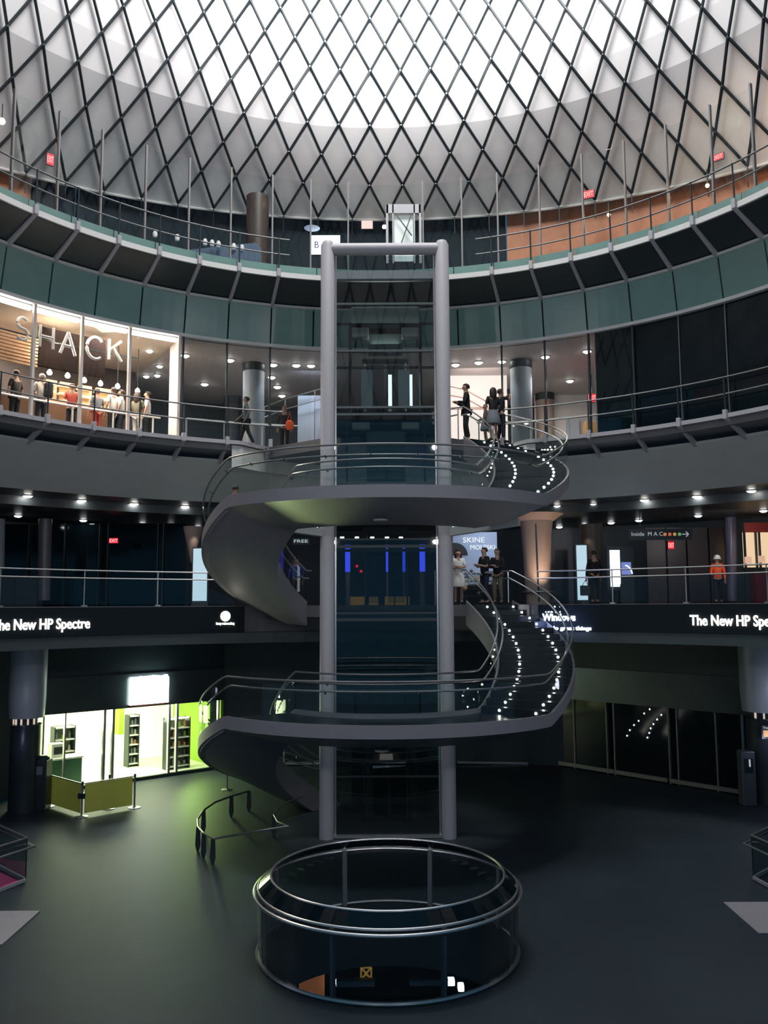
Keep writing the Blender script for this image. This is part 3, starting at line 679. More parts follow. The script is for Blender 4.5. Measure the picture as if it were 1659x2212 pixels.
# video screen
a = atY(1310, 1180, 30.5); b = atY(1372, 1275, 30.5)
t = thing('video_screen', 'large black screen with a white bar and a small blue planet picture', 'screen', ((a.x + b.x) / 2, 30.6, 0))
MB().box(((a.x + b.x) / 2, 30.6, (a.z + b.z) / 2), (b.x - a.x, .08, a.z - b.z)).build('housing', M['black'], t)
a = atY(1319, 1188, 30.4); b = atY(1343, 1267, 30.4); MB().box(((a.x + b.x) / 2, 30.53, (a.z + b.z) / 2), (b.x - a.x, .02, a.z - b.z)).build('white_bar', M['screen'], t)
a = atY(1344, 1214, 30.4); b = atY(1366, 1241, 30.4)
MB().box(((a.x + b.x) / 2, 30.53, (a.z + b.z) / 2), (b.x - a.x, .02, a.z - b.z)).build('picture', emis('planet_blue', (.18, .24, .6), .9), t)
mb = MB(); c = Vector(((a.x + b.x) / 2 - .1, 30.5, b.z)); mb.tube([c + Vector((.3 * cos(g), 0, .34 * sin(g))) for g in [rad(d) for d in range(5, 85, 8)]], .02, 5); mb.build('planet_limb', M['screen'], t)
MB().box(((a.x + b.x) / 2, 30.62, .35), (.5, .3, .7)).build('plinth', M['black'], t)
exit_sign(1449, 1178, Y=31, label='red exit sign under the hanging direction sign', w_=.25, h_=.3)
exit_sign(246, 1168, Y=31.5, label='red lit exit sign hanging in the dark lobby', w_=.36, h_=.22)
exit_sign(1056, 1165, Y=32, label='red exit sign above the men standing at the stair top', w_=.26, h_=.13)
# hanging direction sign
a = atY(1358, 1143, 30); b = atY(1495, 1166, 30)
t = thing('direction_sign', 'long black hanging direction sign with white words, coloured dots and an arrow', 'sign', ((a.x + b.x) / 2, 30, (a.z + b.z) / 2))
cz = (a.z + b.z) / 2; MB().box(((a.x + b.x) / 2, 30, cz), (b.x - a.x, .08, a.z - b.z)).build('board', M['black'], t)
dim = emis('sign_white_dim', (.7, .75, .78), .45)
flat_text('Inside  M A C', (a.x + .08, 29.95, cz - .05), (1, 0, 0), .2, dim, 'lettering', t)
for i, c in enumerate(((1, .35, .1), (1, .2, .1), (.9, .5, .1), (.2, .6, .3))):
    q = Vector((a.x + 1.25 + i * .17, 29.94, cz)); MB().add([q] + [q + Vector((.06 * cos(2 * pi * k / 14), 0, .06 * sin(2 * pi * k / 14))) for k in range(14)], [(0, 1 + k, 1 + (k + 1) % 14) for k in range(14)]).build('dot', emis('dot_%d' % i, c, .5), t)
q = Vector((b.x - .25, 29.93, cz)); mb = MB(); mb.bar(q + Vector((-.12, 0, 0)), q + Vector((.1, 0, 0)), .02, .03); mb.bar(q + Vector((.02, 0, .09)), q + Vector((.11, 0, 0)), .02, .03); mb.bar(q + Vector((.02, 0, -.09)), q + Vector((.11, 0, 0)), .02, .03); mb.build('arrow', dim, t)
for x in (a.x + .4, b.x - .4): MB().tube([(x, 30, a.z), (x, 30, 3.3)], .015, 5).build('hanger', M['darksteel'], t)
# warm lit window far right with red band
a = atY(1606, 1150, 32); b = atY(1700, 1225, 32)
w1 = thing('shop_window', 'warm lit shop window under a dark red band at the street level edge', 'shop window', ((a.x + b.x) / 2, 32, 0))
MB().box(((a.x + b.x) / 2, 32.1, (a.z + b.z) / 2), (b.x - a.x, .05, a.z - b.z)).build('lit_back', emis('warm_back', (1, .72, .45), .85), w1)
for x in (a.x, a.x + .42, a.x + .55, b.x): MB().box((x, 31.95, 1.5), (.06, .1, 3.0)).build('frame', M['darksteel'], w1)
MB().box(((a.x + b.x) / 2, 32, a.z + .18), (b.x - a.x, .2, .36)).build('red_band', M['redc'], w1)
MB().box(((a.x + b.x) / 2 + .1, 31.9, .55), (1.3, .4, 1.1)).build('red_display', mat('dark_red', (.12, .01, .015), .6), w1)
for (x, y, c_) in ((1616, 1210, 'pale'), (1645, 1208, 'peach')): 
    q = atY(x, y, 31.8); MB().box(q, (.22, .1, .25)).build('goods', mat('goods_' + c_, (.7, .5, .4), .6, emit=(1, .6, .4), strength=.5), w1)
# street right partition walls
q = atY(1205, 1220, 32.5); tag(MB().box((q.x, 32.5, 1.4), (1.1, .3, 2.8)).build('kiosk', mat('kiosk_dark', (.03, .04, .06), .3)), 'dark closed kiosk between the bronze column and the pale panel', 'kiosk')
t = thing('wall_panels', 'row of dark mauve wall panels behind the worker in the street level hall', 'wall panel', atY(1500, 1300, 34))
for x0, x1 in ((1396, 1438), (1440, 1482), (1484, 1530), (1532, 1566)):
    a = atY(x0, 1200, 34); b = atY(x1, 1200, 34); MB().box(((a.x + b.x) / 2, 34, 1.5), (b.x - a.x - .03, .1, 3.0)).build('panel', mat('mauve_panel', (.05, .038, .045), .35, noise=.25), t)
# poster kiosk behind lift right: pale display with words
a = atY(978, 1150, 29.6); b = atY(1075, 1262, 29.6)
t = thing('advert_display', 'pale blue advert display behind the woman in the light dress', 'display', ((a.x + b.x) / 2, 29.6, 0))
MB().box(((a.x + b.x) / 2, 29.6, (a.z + b.z) / 2), (b.x - a.x, .08, a.z - b.z)).build('board', mat('pale_blue_board', (.28, .34, .48), .5, emit=(.25, .33, .50), strength=.42), t)
txm = emis('pale_text', (.9, .95, 1), 1.0)
q = atY(1000, 1172, 29.5); flat_text('SKINE', q, (1, 0, 0), .26, txm, 'lettering', t, width=.75)
q = atY(1016, 1187, 29.5); flat_text('MOLESKI', q, (1, 0, 0), .22, txm, 'lettering', t, width=.85)
q = atY(983, 1200, 29.5); mb = MB(); mb.add([q] + [q + Vector((.44 * cos(rad(d)), 0, .44 * sin(rad(d)))) for d in range(0, 181, 12)], [(0, k, k + 1) for k in range(1, 16)]); mb.build('black_arch', M['black'], t)
for i in range(26):
    q = atY(random.uniform(1000, 1085), random.uniform(1232, 1290), 29.2)
    s_ = random.uniform(.04, .09)
    o = MB().lathe(q, [(s_ * .7, 0), (s_, s_ * .8), (s_ * .5, s_ * 1.8)], 8).build('souvenir', random.choice([M['whitec'], M['greyc'], M['skin'], M['amber'], M['khaki']]), smooth=True)
    tag(o, 'small pale souvenir on the cluttered stand behind the stair top', 'souvenir', 'souvenirs on the cluttered stand at the stair top')
t = thing('souvenir_stand', 'dark tiered souvenir stand with pale goods at the top of the lower stair', 'stand', atY(1042, 1300, 29.3))
for k in range(4):
    a = atY(998, 1238 + k * 16, 29.35); b = atY(1088, 1238 + k * 16, 29.35); MB().box(((a.x + b.x) / 2, 29.4, a.z - .03), (b.x - a.x, .35, .03)).build('shelf', M['darksteel'], t)
light('stand_light', 'AREA', (3.6, 28.4, 2.9), 14, (.85, .92, 1), .8, (3.6, 29.2, .6), .3)
# hung word signs near the lift
def wordsign(px, py, Y, txt, wpx, h, m, label):
    q = atY(px, py, Y); q2 = atY(px + wpx, py, Y); t = thing('hanging_sign', label, 'sign', q)
    MB().box(((q.x + q2.x) / 2, Y + .05, q.z + h * .3), (q2.x - q.x + .1, .05, h * 1.5)).build('board', M['black'], t)
    flat_text(txt, (q.x, Y, q.z), (1, 0, 0), h, m, 'lettering', t, width=q2.x - q.x)
    MB().tube([((q.x + q2.x) / 2, Y + .05, q.z + h), ((q.x + q2.x) / 2, Y + .05, 3.3)], .012, 5).build('hanger', M['darksteel'], t)
wordsign(652, 1145, 30, 'Wine', 36, .24, M['screen'], 'glowing white word sign just under the upper stair platform, left of the lift')
wordsign(977, 1142, 30, 'd Bar for', 30, .22, M['screen'], 'glowing white word sign just under the upper stair platform, right of the lift')
wordsign(635, 1172, 30.5, 'FREE', 30, .15, emis('free_text', (.6, .7, .75), .8), 'dim white word sign below the glowing one, left of the lift')
# blue pillars + amber boxes seen through the lift
gpil = 'blue lit pillars seen through the glass lift'
for x, wpx, lab in ((751, 11, 'beside the left lift column'), (836, 5, 'thin one in the middle of the lift view'), (872, 6, 'thin one right of the middle of the lift view'), (912, 12, 'beside the right lift column')):
    a = atY(x, 1180, 32.5); b = atY(x, 1240, 32.5); r = wpx / 2 / FPX * 32.5
    t = thing('blue_pillar', 'blue lit pillar ' + lab, 'pillar', (a.x, 32.5, 0), gpil)
    MB().lathe((a.x, 32.5, .0), [(r, 0), (r, 1.25)], 14).build('lower_shaft', mat('pillar_grey', (.15, .15, .2), .4), t, smooth=True)
    MB().lathe((a.x, 32.5, 1.25), [(r, 0), (r, 1.1)], 14).build('blue_light', M['bluep'], t, smooth=True)
for x0, x1, lab in ((756, 790, 'first amber box on the floor behind the lift, by its left column'), (796, 818, 'small amber box in the middle behind the lift'), (830, 852, 'amber box right of the middle behind the lift'), (853, 885, 'last amber box behind the lift, by the right column')):
    a = atY(x0, 1288, 31); b = atY(x1, 1288, 31); tag(MB().box(((a.x + b.x) / 2, 31, .15), (b.x - a.x - .03, .4, .3)).build('amber_box', M['amber'], bevel=.015), lab, 'box', 'amber boxes on the floor behind the lift')
for x, y, lab in ((771, 1223, 'round red light seen high through the lift'), (780, 1234, 'heart shaped red light seen just below it through the lift')):
    q = atY(x, y, 31.5); tag(MB().lathe(q, [(0, -.06), (.06, 0), (0, .06)], 10).build('red_light', M['exit'], smooth=True), lab, 'light')
for i, x in enumerate((739, 771, 804, 836, 866)):
    q = atY(x, 1161, 31.0); tag(MB().lathe(q, [(0, -.03), (.07, -.02), (.07, .02), (0, .03)], 10).build('spot_lamp', M['lamp']), 'small warm spot lamp in a row seen through the lift, ' + ['first', 'second', 'third', 'fourth', 'last'][i] + ' from its left column', 'lamp', 'row of spot lamps seen through the lift')

# ================================================================== LIFT TOWER
lt = thing('lift_tower', 'tall glass lift shaft framed by round grey columns at the centre of the spiral stair', 'lift shaft', (EX, EY, FZ))
FY, BY = 23.72, 25.5; CXL = 1.64
for sx in (-1, 1):
    MB().lathe((EX + sx * CXL, FY, FZ), [(.20, 0), (.20, 10.3 - FZ), (.14, 10.42 - FZ), (0, 10.45 - FZ)], 28).build('column', M['paint'], lt, smooth=True)
    MB().lathe((EX + sx * CXL, BY, FZ), [(.16, 0), (.16, 10.2 - FZ)], 24).build('column', M['paint'], lt, smooth=True)
    MB().bar((EX + sx * CXL, FY, 10.15), (EX + sx * CXL, BY, 10.15), .2, .3).build('side_beam', M['paint'], lt)
    MB().box((EX + sx * (CXL - .235), FY + .02, (10.0 + FZ) / 2), (.04, .05, 10.0 - FZ)).build('guide_rail', M['steel'], lt)
    mb = MB(); mb.add([(EX + sx * CXL, FY, FZ), (EX + sx * CXL, BY, FZ), (EX + sx * CXL, BY, 10), (EX + sx * CXL, FY, 10)], [(0, 1, 2, 3)]); mb.build('side_glass', M['shaft'], lt)
    # arms carrying the platforms
    for z in (2.05, -3.28):
        mb = MB(); mb.bar((EX + sx * (CXL + .1), FY, z - .05), (EX + sx * 3.6, FY - .6, z + .18), .3, .22); mb.build('bracket_arm', M['soffit'], lt)
mb = MB(); mb.tube([(EX - CXL - .05, FY, 10.2), (EX + CXL + .05, FY, 10.2)], .17, 16); mb.build('top_beam', M['paint'], lt, smooth=True)
MB().box((EX, BY, 10.1), (2 * CXL, .2, .25)).build('top_beam', M['paint'], lt)
for z, h in ((8.58, .06), (7.2, .06), (5.56, .06), (5.36, .06), (3.4, .06), (1.82, .05), (1.62, .08), (-.22, .05), (-.40, .08), (-2.3, .05), (-4.6, .05)):
    MB().box((EX, FY + .05, z), (2 * CXL - .35, .08, h)).build('transom', M['darksteel'] if z not in (8.58, 7.2, 5.56, 5.36) else mat('transom_grey', (.12, .15, .155), .4, .3), lt)
    MB().box((EX, BY, z), (2 * CXL - .3, .08, h)).build('transom', M['darksteel'], lt)
MB().box((EX, BY - .15, 5.2), (2 * CXL - .3, .5, .3)).build('landing_beam', M['darksteel'], lt)
MB().box((EX, BY - .15, -.3), (2 * CXL - .3, .5, .3)).build('landing_beam', M['darksteel'], lt)
zs = [FZ + .1, -4.6, -2.3, -.4, 1.7, 3.4, 5.4, 7.2, 8.58, 10.0]
for a, b in zip(zs[:-1], zs[1:]):
    MB().add([(EX - CXL + .2, FY + .02, a), (EX + CXL - .2, FY + .02, a), (EX + CXL - .2, FY + .02, b), (EX - CXL + .2, FY + .02, b)], [(0, 1, 2, 3)]).build('front_glass', M['shaftfront'], lt)
MB().box((EX, FY - .05, FZ + .06), (2 * CXL + .2, .1, .08)).build('sill', M['steel'], lt)
# landing doors at the back of each stop
for z in (FZ, 0, Z3):
    for sx in (-1, 1):
        MB().box((EX + sx * .62, BY + .02, z + 1.1), (.06, .1, 2.2)).build('door_post', M['cream'] if z == Z3 else M['darksteel'], lt)
        MB().box((EX + sx * .3, BY + .03, z + 1.1), (.5, .04, 2.1)).build('door_leaf', M['shaft'], lt)
    MB().box((EX, BY + .02, z + 2.25), (1.4, .12, .12)).build('door_head', M['darksteel'], lt)
# dark lift car frame at lower level visible
# car
cr = thing('lift_car', 'lift car with a cream canopy and glass cab stopped at the middle gallery', 'lift car', (EX, 24.6, Z3))
MB().box((EX, 24.3, 8.28), (1.95, .9, .52)).build('canopy', M['cream'], cr, bevel=.03)
MB().box((EX, 24.3, 8.0), (2.0, 1.0, .04)).build('canopy_edge', M['black'], cr)
for sx in (-1, 1):
    MB().box((EX + sx * .72, 24.0, 7.78), (.5, .25, .32)).build('vent_box', M['cream'], cr, bevel=.04)
    MB().box((EX + sx * 1.02, 24.3, 6.7), (.05, .9, 2.7)).build('side_frame', M['darksteel'], cr)
    MB().box((EX + sx * .70, 24.0, 5.06), (.5, .25, .2)).build('buffer_box', M['cream'], cr, bevel=.03)
    MB().box((EX + sx * 1.1, 23.95, 4.0), (.05, .12, 2.2)).build('lower_frame', M['darksteel'], cr)
    MB().box((EX + sx * .55, 24.9, 6.4), (.34, .05, 1.1)).build('window', emis('car_window', (.35, .45, .5), .22), cr)
MB().box((EX, 24.35, 7.55), (1.0, .5, .5)).build('machine_housing', mat('housing_grey', (.15, .18, .18), .5), cr)
MB().box((EX, 24.4, 5.42), (2.0, 1.0, .1)).build('car_floor', M['black'], cr)
MB().box((EX, 24.2, 4.2), (1.1, .1, 1.5)).build('apron', mat('apron_grey', (.12, .14, .13), .5), cr)
MB().add([(EX - 1, 23.9, 5.45), (EX + 1, 23.9, 5.45), (EX + 1, 23.9, 7.9), (EX - 1, 23.9, 7.9)], [(0, 1, 2, 3)]).build('cab_glass', M['glass'], cr)
for x in (.14, 1.0 - .25):
    MB().box((EX + x, 24.95, 6.35), (.11, .03, .95)).build('window_gleam', emis('gleam', (.9, .95, 1), 2.5), cr)
light('car_light', 'AREA', (EX, 24.0, 7.5), 3, (.9, .95, .85), .8, (EX, 23.9, 9), .3)

# ================================================================== SPIRAL STAIRS
RO, RI = 5.2, 3.1
def staircase(label, segs, start_group):
    st = thing('spiral_staircase', label, 'staircase', (EX, EY, segs[0][2]))
    # segs: (kind, a0, z0, a1, z1, n)
    path = []
    def zat(a):
        for k, a0, z0, a1, z1, n in segs:
            if a0 <= a <= a1: return z0 + (z1 - z0) * (a - a0) / (a1 - a0)
        return segs[-1][4]
    amin, amax = segs[0][1], segs[-1][3]
    A = [amin + (amax - amin) * i / 120 for i in range(121)]
    fr = []
    for a in A:
        z = zat(a); kind = [s[0] for s in segs if s[1] <= a <= s[3]][0]
        top = z - .05 if kind == 'p' else z - .24
        pr = [(RO, z + .12), (RO, z - .18), (4.0, z - .56), (RI, z - .62), (RI, z + .12), (RI + .06, z + .12), (RI + .06, top), (RO - .06, top), (RO - .06, z + .12)]
        lowlim = FZ + .01
        fr.append([Q(r, a, max(zz_, lowlim)) for r, zz_ in pr])
    MB().sweep(fr).build('stringer_box', M['paintlow'], st, smooth=True)
    for k, a0, z0, a1, z1, n in segs:
        if k == 'p':
            fr = [[Q(RI + .07, a0 + (a1 - a0) * i / 24, z0), Q(RO - .07, a0 + (a1 - a0) * i / 24, z0), Q(RO - .07, a0 + (a1 - a0) * i / 24, z0 - .045), Q(RI + .07, a0 + (a1 - a0) * i / 24, z0 - .045)] for i in range(25)]
            pf_ = MB().sweep(fr).build('platform_floor', M['tread'], st)
            p = Q(4.1, -90 - 2.0, z0 - .60)
            MB().lathe(p, [(0, -.02), (.16, -.02), (.18, .02)], 20).build('underside_light', mat('dull_lens', (.4, .42, .45), .5), pf_)
            continue
        da = (a1 - a0) / n; rise = (z1 - z0) / n
        for i in range(n):
            b0 = a0 + da * i; b1 = b0 + da * 1.08; zt = z0 + rise * (i + 1)
            prof = lambda a: [Q(RI + .07, a, zt), Q(RO - .07, a, zt), Q(RO - .07, a, zt - rise - .06), Q(RI + .07, a, zt - rise - .06)]
            tr_ = MB().sweep([prof(b0), prof((b0 + b1) / 2), prof(b1)]).build('tread', M['tread'], st)
            for r in (3.72, 4.78):
                c = Q(r, b0 - .18, zt - rise * .42)
                t_ = Vector((sin(rad(b0)), -cos(rad(b0)), 0)); u = Vector((cos(rad(b0)), sin(rad(b0)), 0)); zv = Vector((0, 0, 1))
                mb = MB(); n_ = 10
                mb.add([c + t_ * .012] + [c + (u * cos(2 * pi * q / n_) + zv * sin(2 * pi * q / n_)) * .031 for q in range(n_)], [(0, 1 + q, 1 + (q + 1) % n_) for q in range(n_)])
                mb.build('step_light', M['steplamp'], tr_)
    # guards
    for r, nm in ((RO - .03, 'outer_guard'), (RI + .03, 'inner_guard')):
        step = 16; k = 0
        a = amin
        while a < amax - 1:
            b = min(a + step, amax)
            fr = []
            for i in range(7):
                q = a + .25 + (b - a - .5) * i / 6; z = zat(q)
                fr.append([Q(r, q, z + .12), Q(r, q, z + .98), Q(r + .012, q, z + .98), Q(r + .012, q, z + .12)])
            MB().sweep(fr).build(nm, M['glass'], st); a = b
        sg = 1 if r > 4 else -1
        ext = [amin - 4] + A + [amax + 4]
        for h, off, rr_ in ((1.07, 0, .025), (.84, -sg * .13, .025)):
            hr_ = MB().tube([Q(r + off, q, zat(min(max(q, amin), amax)) + h) for q in ext], rr_, 7).build('handrail', M['rail'], st, smooth=True)
        a = amin + 4
        while a < amax:
            z = zat(a); mb = MB(); mb.tube([Q(r, a, z + .84), Q(r - sg * .07, a, z + .78), Q(r - sg * .13, a, z + .84)], .014, 5); mb.build('rail_bracket', M['darksteel'], hr_); a += 12
    return st
ZP1, ZP2 = -2.78, 2.63
staircase('lower spiral stair rising from the concourse past a curved platform to street level', [('s', -242, FZ, -140, ZP1, 21), ('p', -140, ZP1, -40, ZP1, 0), ('s', -40, ZP1, 38, 0, 16)], '')
staircase('upper spiral stair rising from street level past a curved platform to the gallery', [('s', -218, 0, -140, ZP2, 16), ('p', -140, ZP2, -40, ZP2, 0), ('s', -40, ZP2, 38, Z3, 16)], '')
for z, nm in ((0, 'floor_landing_street'), (Z3, 'floor_landing_gallery')):
    fr = [[Q(1.0, 38 + 104 * i / 24, z - .005), Q(5.1, 38 + 104 * i / 24, z - .005), Q(5.1, 38 + 104 * i / 24, z - .35), Q(1.0, 38 + 104 * i / 24, z - .35)] for i in range(25)]
    struct(MB().sweep(fr).build(nm, M['floor3']))
# landing guards between stair end and lift
for z, lab in ((0, 'short steel guard with newel posts at the street level stair landing'), (Z3, 'short curved steel guard with newel posts at the gallery stair landing')):
    t = thing('landing_guard', lab, 'railing', Q(3.1, 40, z))
    for r in (RO - .03,):
        for a in (40, 52):
            MB().tube([Q(r, a, z), Q(r, a, z + 1.07)], .022, 6).build('post', M['steel'], t)
        MB().tube([Q(r, 39, z + 1.07), Q(r, 52, z + 1.07)], .025, 6).build('rail', M['steel'], t)
    for a in (42, 60):
        MB().tube([Q(RI, a, z), Q(RI, a, z + 1.07)], .022, 6).build('post', M['steel'], t)
    for h in (1.07, .84): MB().tube([Q(RI, q, z + h) for q in (42, 48, 54, 60)], .025, 6).build('rail', M['steel'], t)
# low guard rail under the lowest flight
t = thing('floor_guardrail', 'low curved steel rail on flat posts guarding the space under the lowest flight', 'railing', (-4.3, 21.8, FZ))
hg = .60
pts = [atZ(x, y, FZ + hg) for x, y in ((652, 1720), (622, 1733), (598, 1748), (592, 1760), (600, 1775), (622, 1785), (545, 1797), (460, 1812), (440, 1800), (428, 1786), (427, 1770), (440, 1750), (465, 1733), (500, 1720), (538, 1709))]
MB().tube(pts, .028, 7).build('rail', M['steel'], t)
for i in (3, 7, 8, 9, 11, 13, 14):
    p = pts[i]; MB().add([(p.x - .05, p.y, p.z), (p.x + .05, p.y, p.z), (p.x + .07, p.y, FZ + .15), (p.x + .03, p.y, FZ), (p.x - .03, p.y, FZ), (p.x - .07, p.y, FZ + .15)] + [(p.x - .05, p.y + .02, p.z), (p.x + .05, p.y + .02, p.z), (p.x + .07, p.y + .02, FZ + .15), (p.x + .03, p.y + .02, FZ), (p.x - .03, p.y + .02, FZ), (p.x - .07, p.y + .02, FZ + .15)],
        [(0, 1, 2, 3, 4, 5), (11, 10, 9, 8, 7, 6), (0, 6, 7, 1), (1, 7, 8, 2), (2, 8, 9, 3), (3, 9, 10, 4), (4, 10, 11, 5), (5, 11, 6, 0)]).build('post', M['darksteel'], t)

# ================================================================== GLASS DRUM
dr = thing('glass_drum', 'round glass enclosure with three polished rings around the floor opening', 'glass enclosure', (DRX, DRY, FZ))
def circ(r, z, n=72): return [(DRX + r * cos(2 * pi * k / n), DRY + r * sin(2 * pi * k / n), z) for k in range(n)]
MB().tube(circ(2.36, FZ + .03), .035, 6, closed=True).build('base_ring', M['rail'], dr, smooth=True)
MB().tube(circ(2.43, FZ + 1.07), .030, 8, closed=True).build('handrail', M['steel'], dr, smooth=True)
MB().tube(circ(2.36, FZ + 1.14), .024, 8, closed=True).build('rim_ring', M['steel'], dr, smooth=True)
MB().tube(circ(2.13, FZ + 1.34), .024, 8, closed=True).build('top_ring', M['steel'], dr, smooth=True)
n = 8
for k in range(n):
    a0 = 2 * pi * (k + .5) / n - pi / 2 + .006 + .0; a1 = 2 * pi * (k + 1.5) / n - pi / 2 - .006
    fr = []; fr2 = []
    for i in range(9):
        g = a0 + (a1 - a0) * i / 8
        e = lambda r, z: Vector((DRX + r * cos(g), DRY + r * sin(g), z))
        fr.append([e(2.35, FZ + .04), e(2.38, FZ + 1.06), e(2.365, FZ + 1.06), e(2.335, FZ + .04)])
        fr2.append([e(2.36, FZ + 1.15), e(2.14, FZ + 1.34), e(2.12, FZ + 1.33), e(2.34, FZ + 1.14)])
    MB().sweep(fr).build('glass_panel', M['drum'], dr)
    MB().sweep(fr2).build('canted_band', M['darkglass'], dr)
    g = 2 * pi * (k + .5) / n - pi / 2
    e = lambda r, z: Vector((DRX + r * cos(g), DRY + r * sin(g), z))
    MB().bar(e(2.30, FZ), e(2.33, FZ + 1.1), .09, .04).build('upright', mat('upright_grey', (.2, .2, .22), .5), dr)
# things seen below through the drum
a = atY(645, 2135, 20); b = atY(700, 2110, 20)
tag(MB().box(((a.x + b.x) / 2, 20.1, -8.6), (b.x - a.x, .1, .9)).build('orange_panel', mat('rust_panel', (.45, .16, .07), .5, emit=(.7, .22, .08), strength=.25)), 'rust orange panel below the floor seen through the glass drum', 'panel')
for x0, x1, y, m, lab in ((716, 725, 2124, 'strip', 'short bright lamp below the drum, against the upright'), (726, 810, 2122, 'plate', 'pale counter below the floor seen through the drum, next to the short bright lamp'), (884, 968, 2120, 'plate', 'pale counter below the floor beyond the middle of the drum'), (966, 982, 2120, 'screen', 'small bright lamp at the end of the far counter below the drum'), (989, 1002, 2132, 'strip', 'tiny bright lamp beside the drum base ring')):
    a = atY(x0, y, 20); b = atY(x1, y, 20); tag(MB().box(((a.x + b.x) / 2, 20, a.z), (b.x - a.x, .2, .13)).build('counter' if m == 'plate' else 'lamp', M[m], bevel=.02), lab, 'counter' if m == 'plate' else 'lamp')
t = thing('yellow_frame', 'yellow cross-braced frame below the floor seen through the drum', 'frame', atY(790, 2110, 20.2))
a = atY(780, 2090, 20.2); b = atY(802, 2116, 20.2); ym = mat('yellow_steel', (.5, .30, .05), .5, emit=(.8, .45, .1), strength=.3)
for u, v in (((a.x, a.z), (a.x, b.z)), ((b.x, a.z), (b.x, b.z)), ((a.x, a.z), (b.x, a.z)), ((a.x, a.z), (b.x, b.z)), ((b.x, a.z), (a.x, b.z))): MB().bar((u[0], 20.2, u[1]), (v[0], 20.2, v[1]), .03, .04).build('bar', ym, t)

# ================================================================== CONCOURSE, LIT SHOP
dL = (L1 - L0).normalized(); nL = Vector((dL.y, -dL.x, 0))
if nL.y > 0: nL = -nL
def hitL(x):   # where the shop front line meets picture column x
    d = ray(x, 1600); # intersect in plan
    A_ = np.array([[d.x, -dL.x], [d.y, -dL.y]]); s = np.linalg.solve(A_, np.array([L0.x, L0.y])); return L0 + dL * s[1]
sf = thing('storefront', 'glass front of the brightly lit yellow-green shop on the concourse', 'shopfront', zz(hitL(270), FZ))
for x, wd in ((92, .06), (139, .05), (224, .09), (243, .09), (364, .09), (381, .09), (470, .06)):
    q = hitL(x); MB().box((q.x, q.y, FZ + 1.35), (wd, .12, 2.6), math.atan2(dL.y, dL.x)).build('mullion', M['steel'], sf)
for x0, x1 in ((92, 139), (139, 224), (243, 364), (381, 470)):
    a = hitL(x0); b = hitL(x1); a = a + dL * .05; b = b - dL * .05
    MB().add([zz(a, FZ + .1), zz(b, FZ + .1), zz(b, FZ + 2.6), zz(a, FZ + 2.6)], [(0, 1, 2, 3)]).build('pane', M['glass'], sf)
a = hitL(60); b = L1; MB().bar(zz(a, FZ + .05), zz(b, FZ + .05), .16, .12).build('sill', M['darksteel'], sf)
# shop interior
back = -nL * 4.0
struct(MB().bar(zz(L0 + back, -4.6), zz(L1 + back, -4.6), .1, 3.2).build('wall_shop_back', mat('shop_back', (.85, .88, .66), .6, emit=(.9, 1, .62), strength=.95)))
c0 = (L0 + L1) / 2 + back / 2
struct(MB().box((c0.x, c0.y, -3.42), ((L1 - L0).length, 4.2, .06), math.atan2(dL.y, dL.x)).build('ceiling_shop', M['shopwall']))
struct(MB().box((c0.x, c0.y, FZ + .02), ((L1 - L0).length, 4.0, .03), math.atan2(dL.y, dL.x)).build('floor_shop', M['shopwall']))
for e_, sc_ in ((L0, 1), (L1, -1)):
    q = e_ + back / 2; struct(MB().box((q.x, q.y, -4.8), (.1, 4.0, 2.8), math.atan2(dL.y, dL.x)).build('wall_shop_side', M['limewall'] if sc_ < 0 else M['shopwall']))
tl = thing('shop_ceiling_lights', 'bright ceiling light panels inside the yellow-green shop', 'ceiling light', zz(c0, -3.45))
for i in range(6):
    for j in range(2):
        q = L0 + dL * (.9 + i * 1.3) - nL * (1.0 + j * 1.8); MB().box((q.x, q.y, -3.48), (.9, .5, .04), math.atan2(dL.y, dL.x)).build('light_panel', M['shopcream'], tl)
light('shop_and_bounce_light', 'AREA', zz(c0 + nL * 1.2, -3.7), 210, (.90, 1, .62), 6.0, zz(c0 + nL * 6, FZ), 1.6)
light('shop_and_bounce_light', 'AREA', zz(c0, -3.6), 260, (.95, 1, .72), 6.0, zz(c0, FZ), 3)
light('shop_and_bounce_light', 'SPOT', zz(hitL(425), -4.2) - nL * .8, 420, (.55, 1, .16), .25, zz(hitL(425) + nL * 6.5, FZ), spot=rad(70), blend=.7)
light('shop_and_bounce_light', 'SPOT', zz(hitL(400), -4.9) - nL * .5, 3800, (.80, 1, .42), .15, Vector((-2.9, 22.2, 1.6)), spot=rad(13), blend=.8)
light('shop_and_bounce_light', 'SPOT', zz(hitL(405), -4.9) - nL * .5, 1300, (.78, 1, .45), .15, Vector((-4.3, 24.6, .2)), spot=rad(14), blend=.9)
light('shop_and_bounce_light', 'SPOT', (-5.6, 26.6, -5.9), 130, (.80, 1, .50), .15, (-4.3, 25.6, .2), spot=rad(38), blend=1)  # unseen spot added at floor level, imitating shop light bounced off the floor
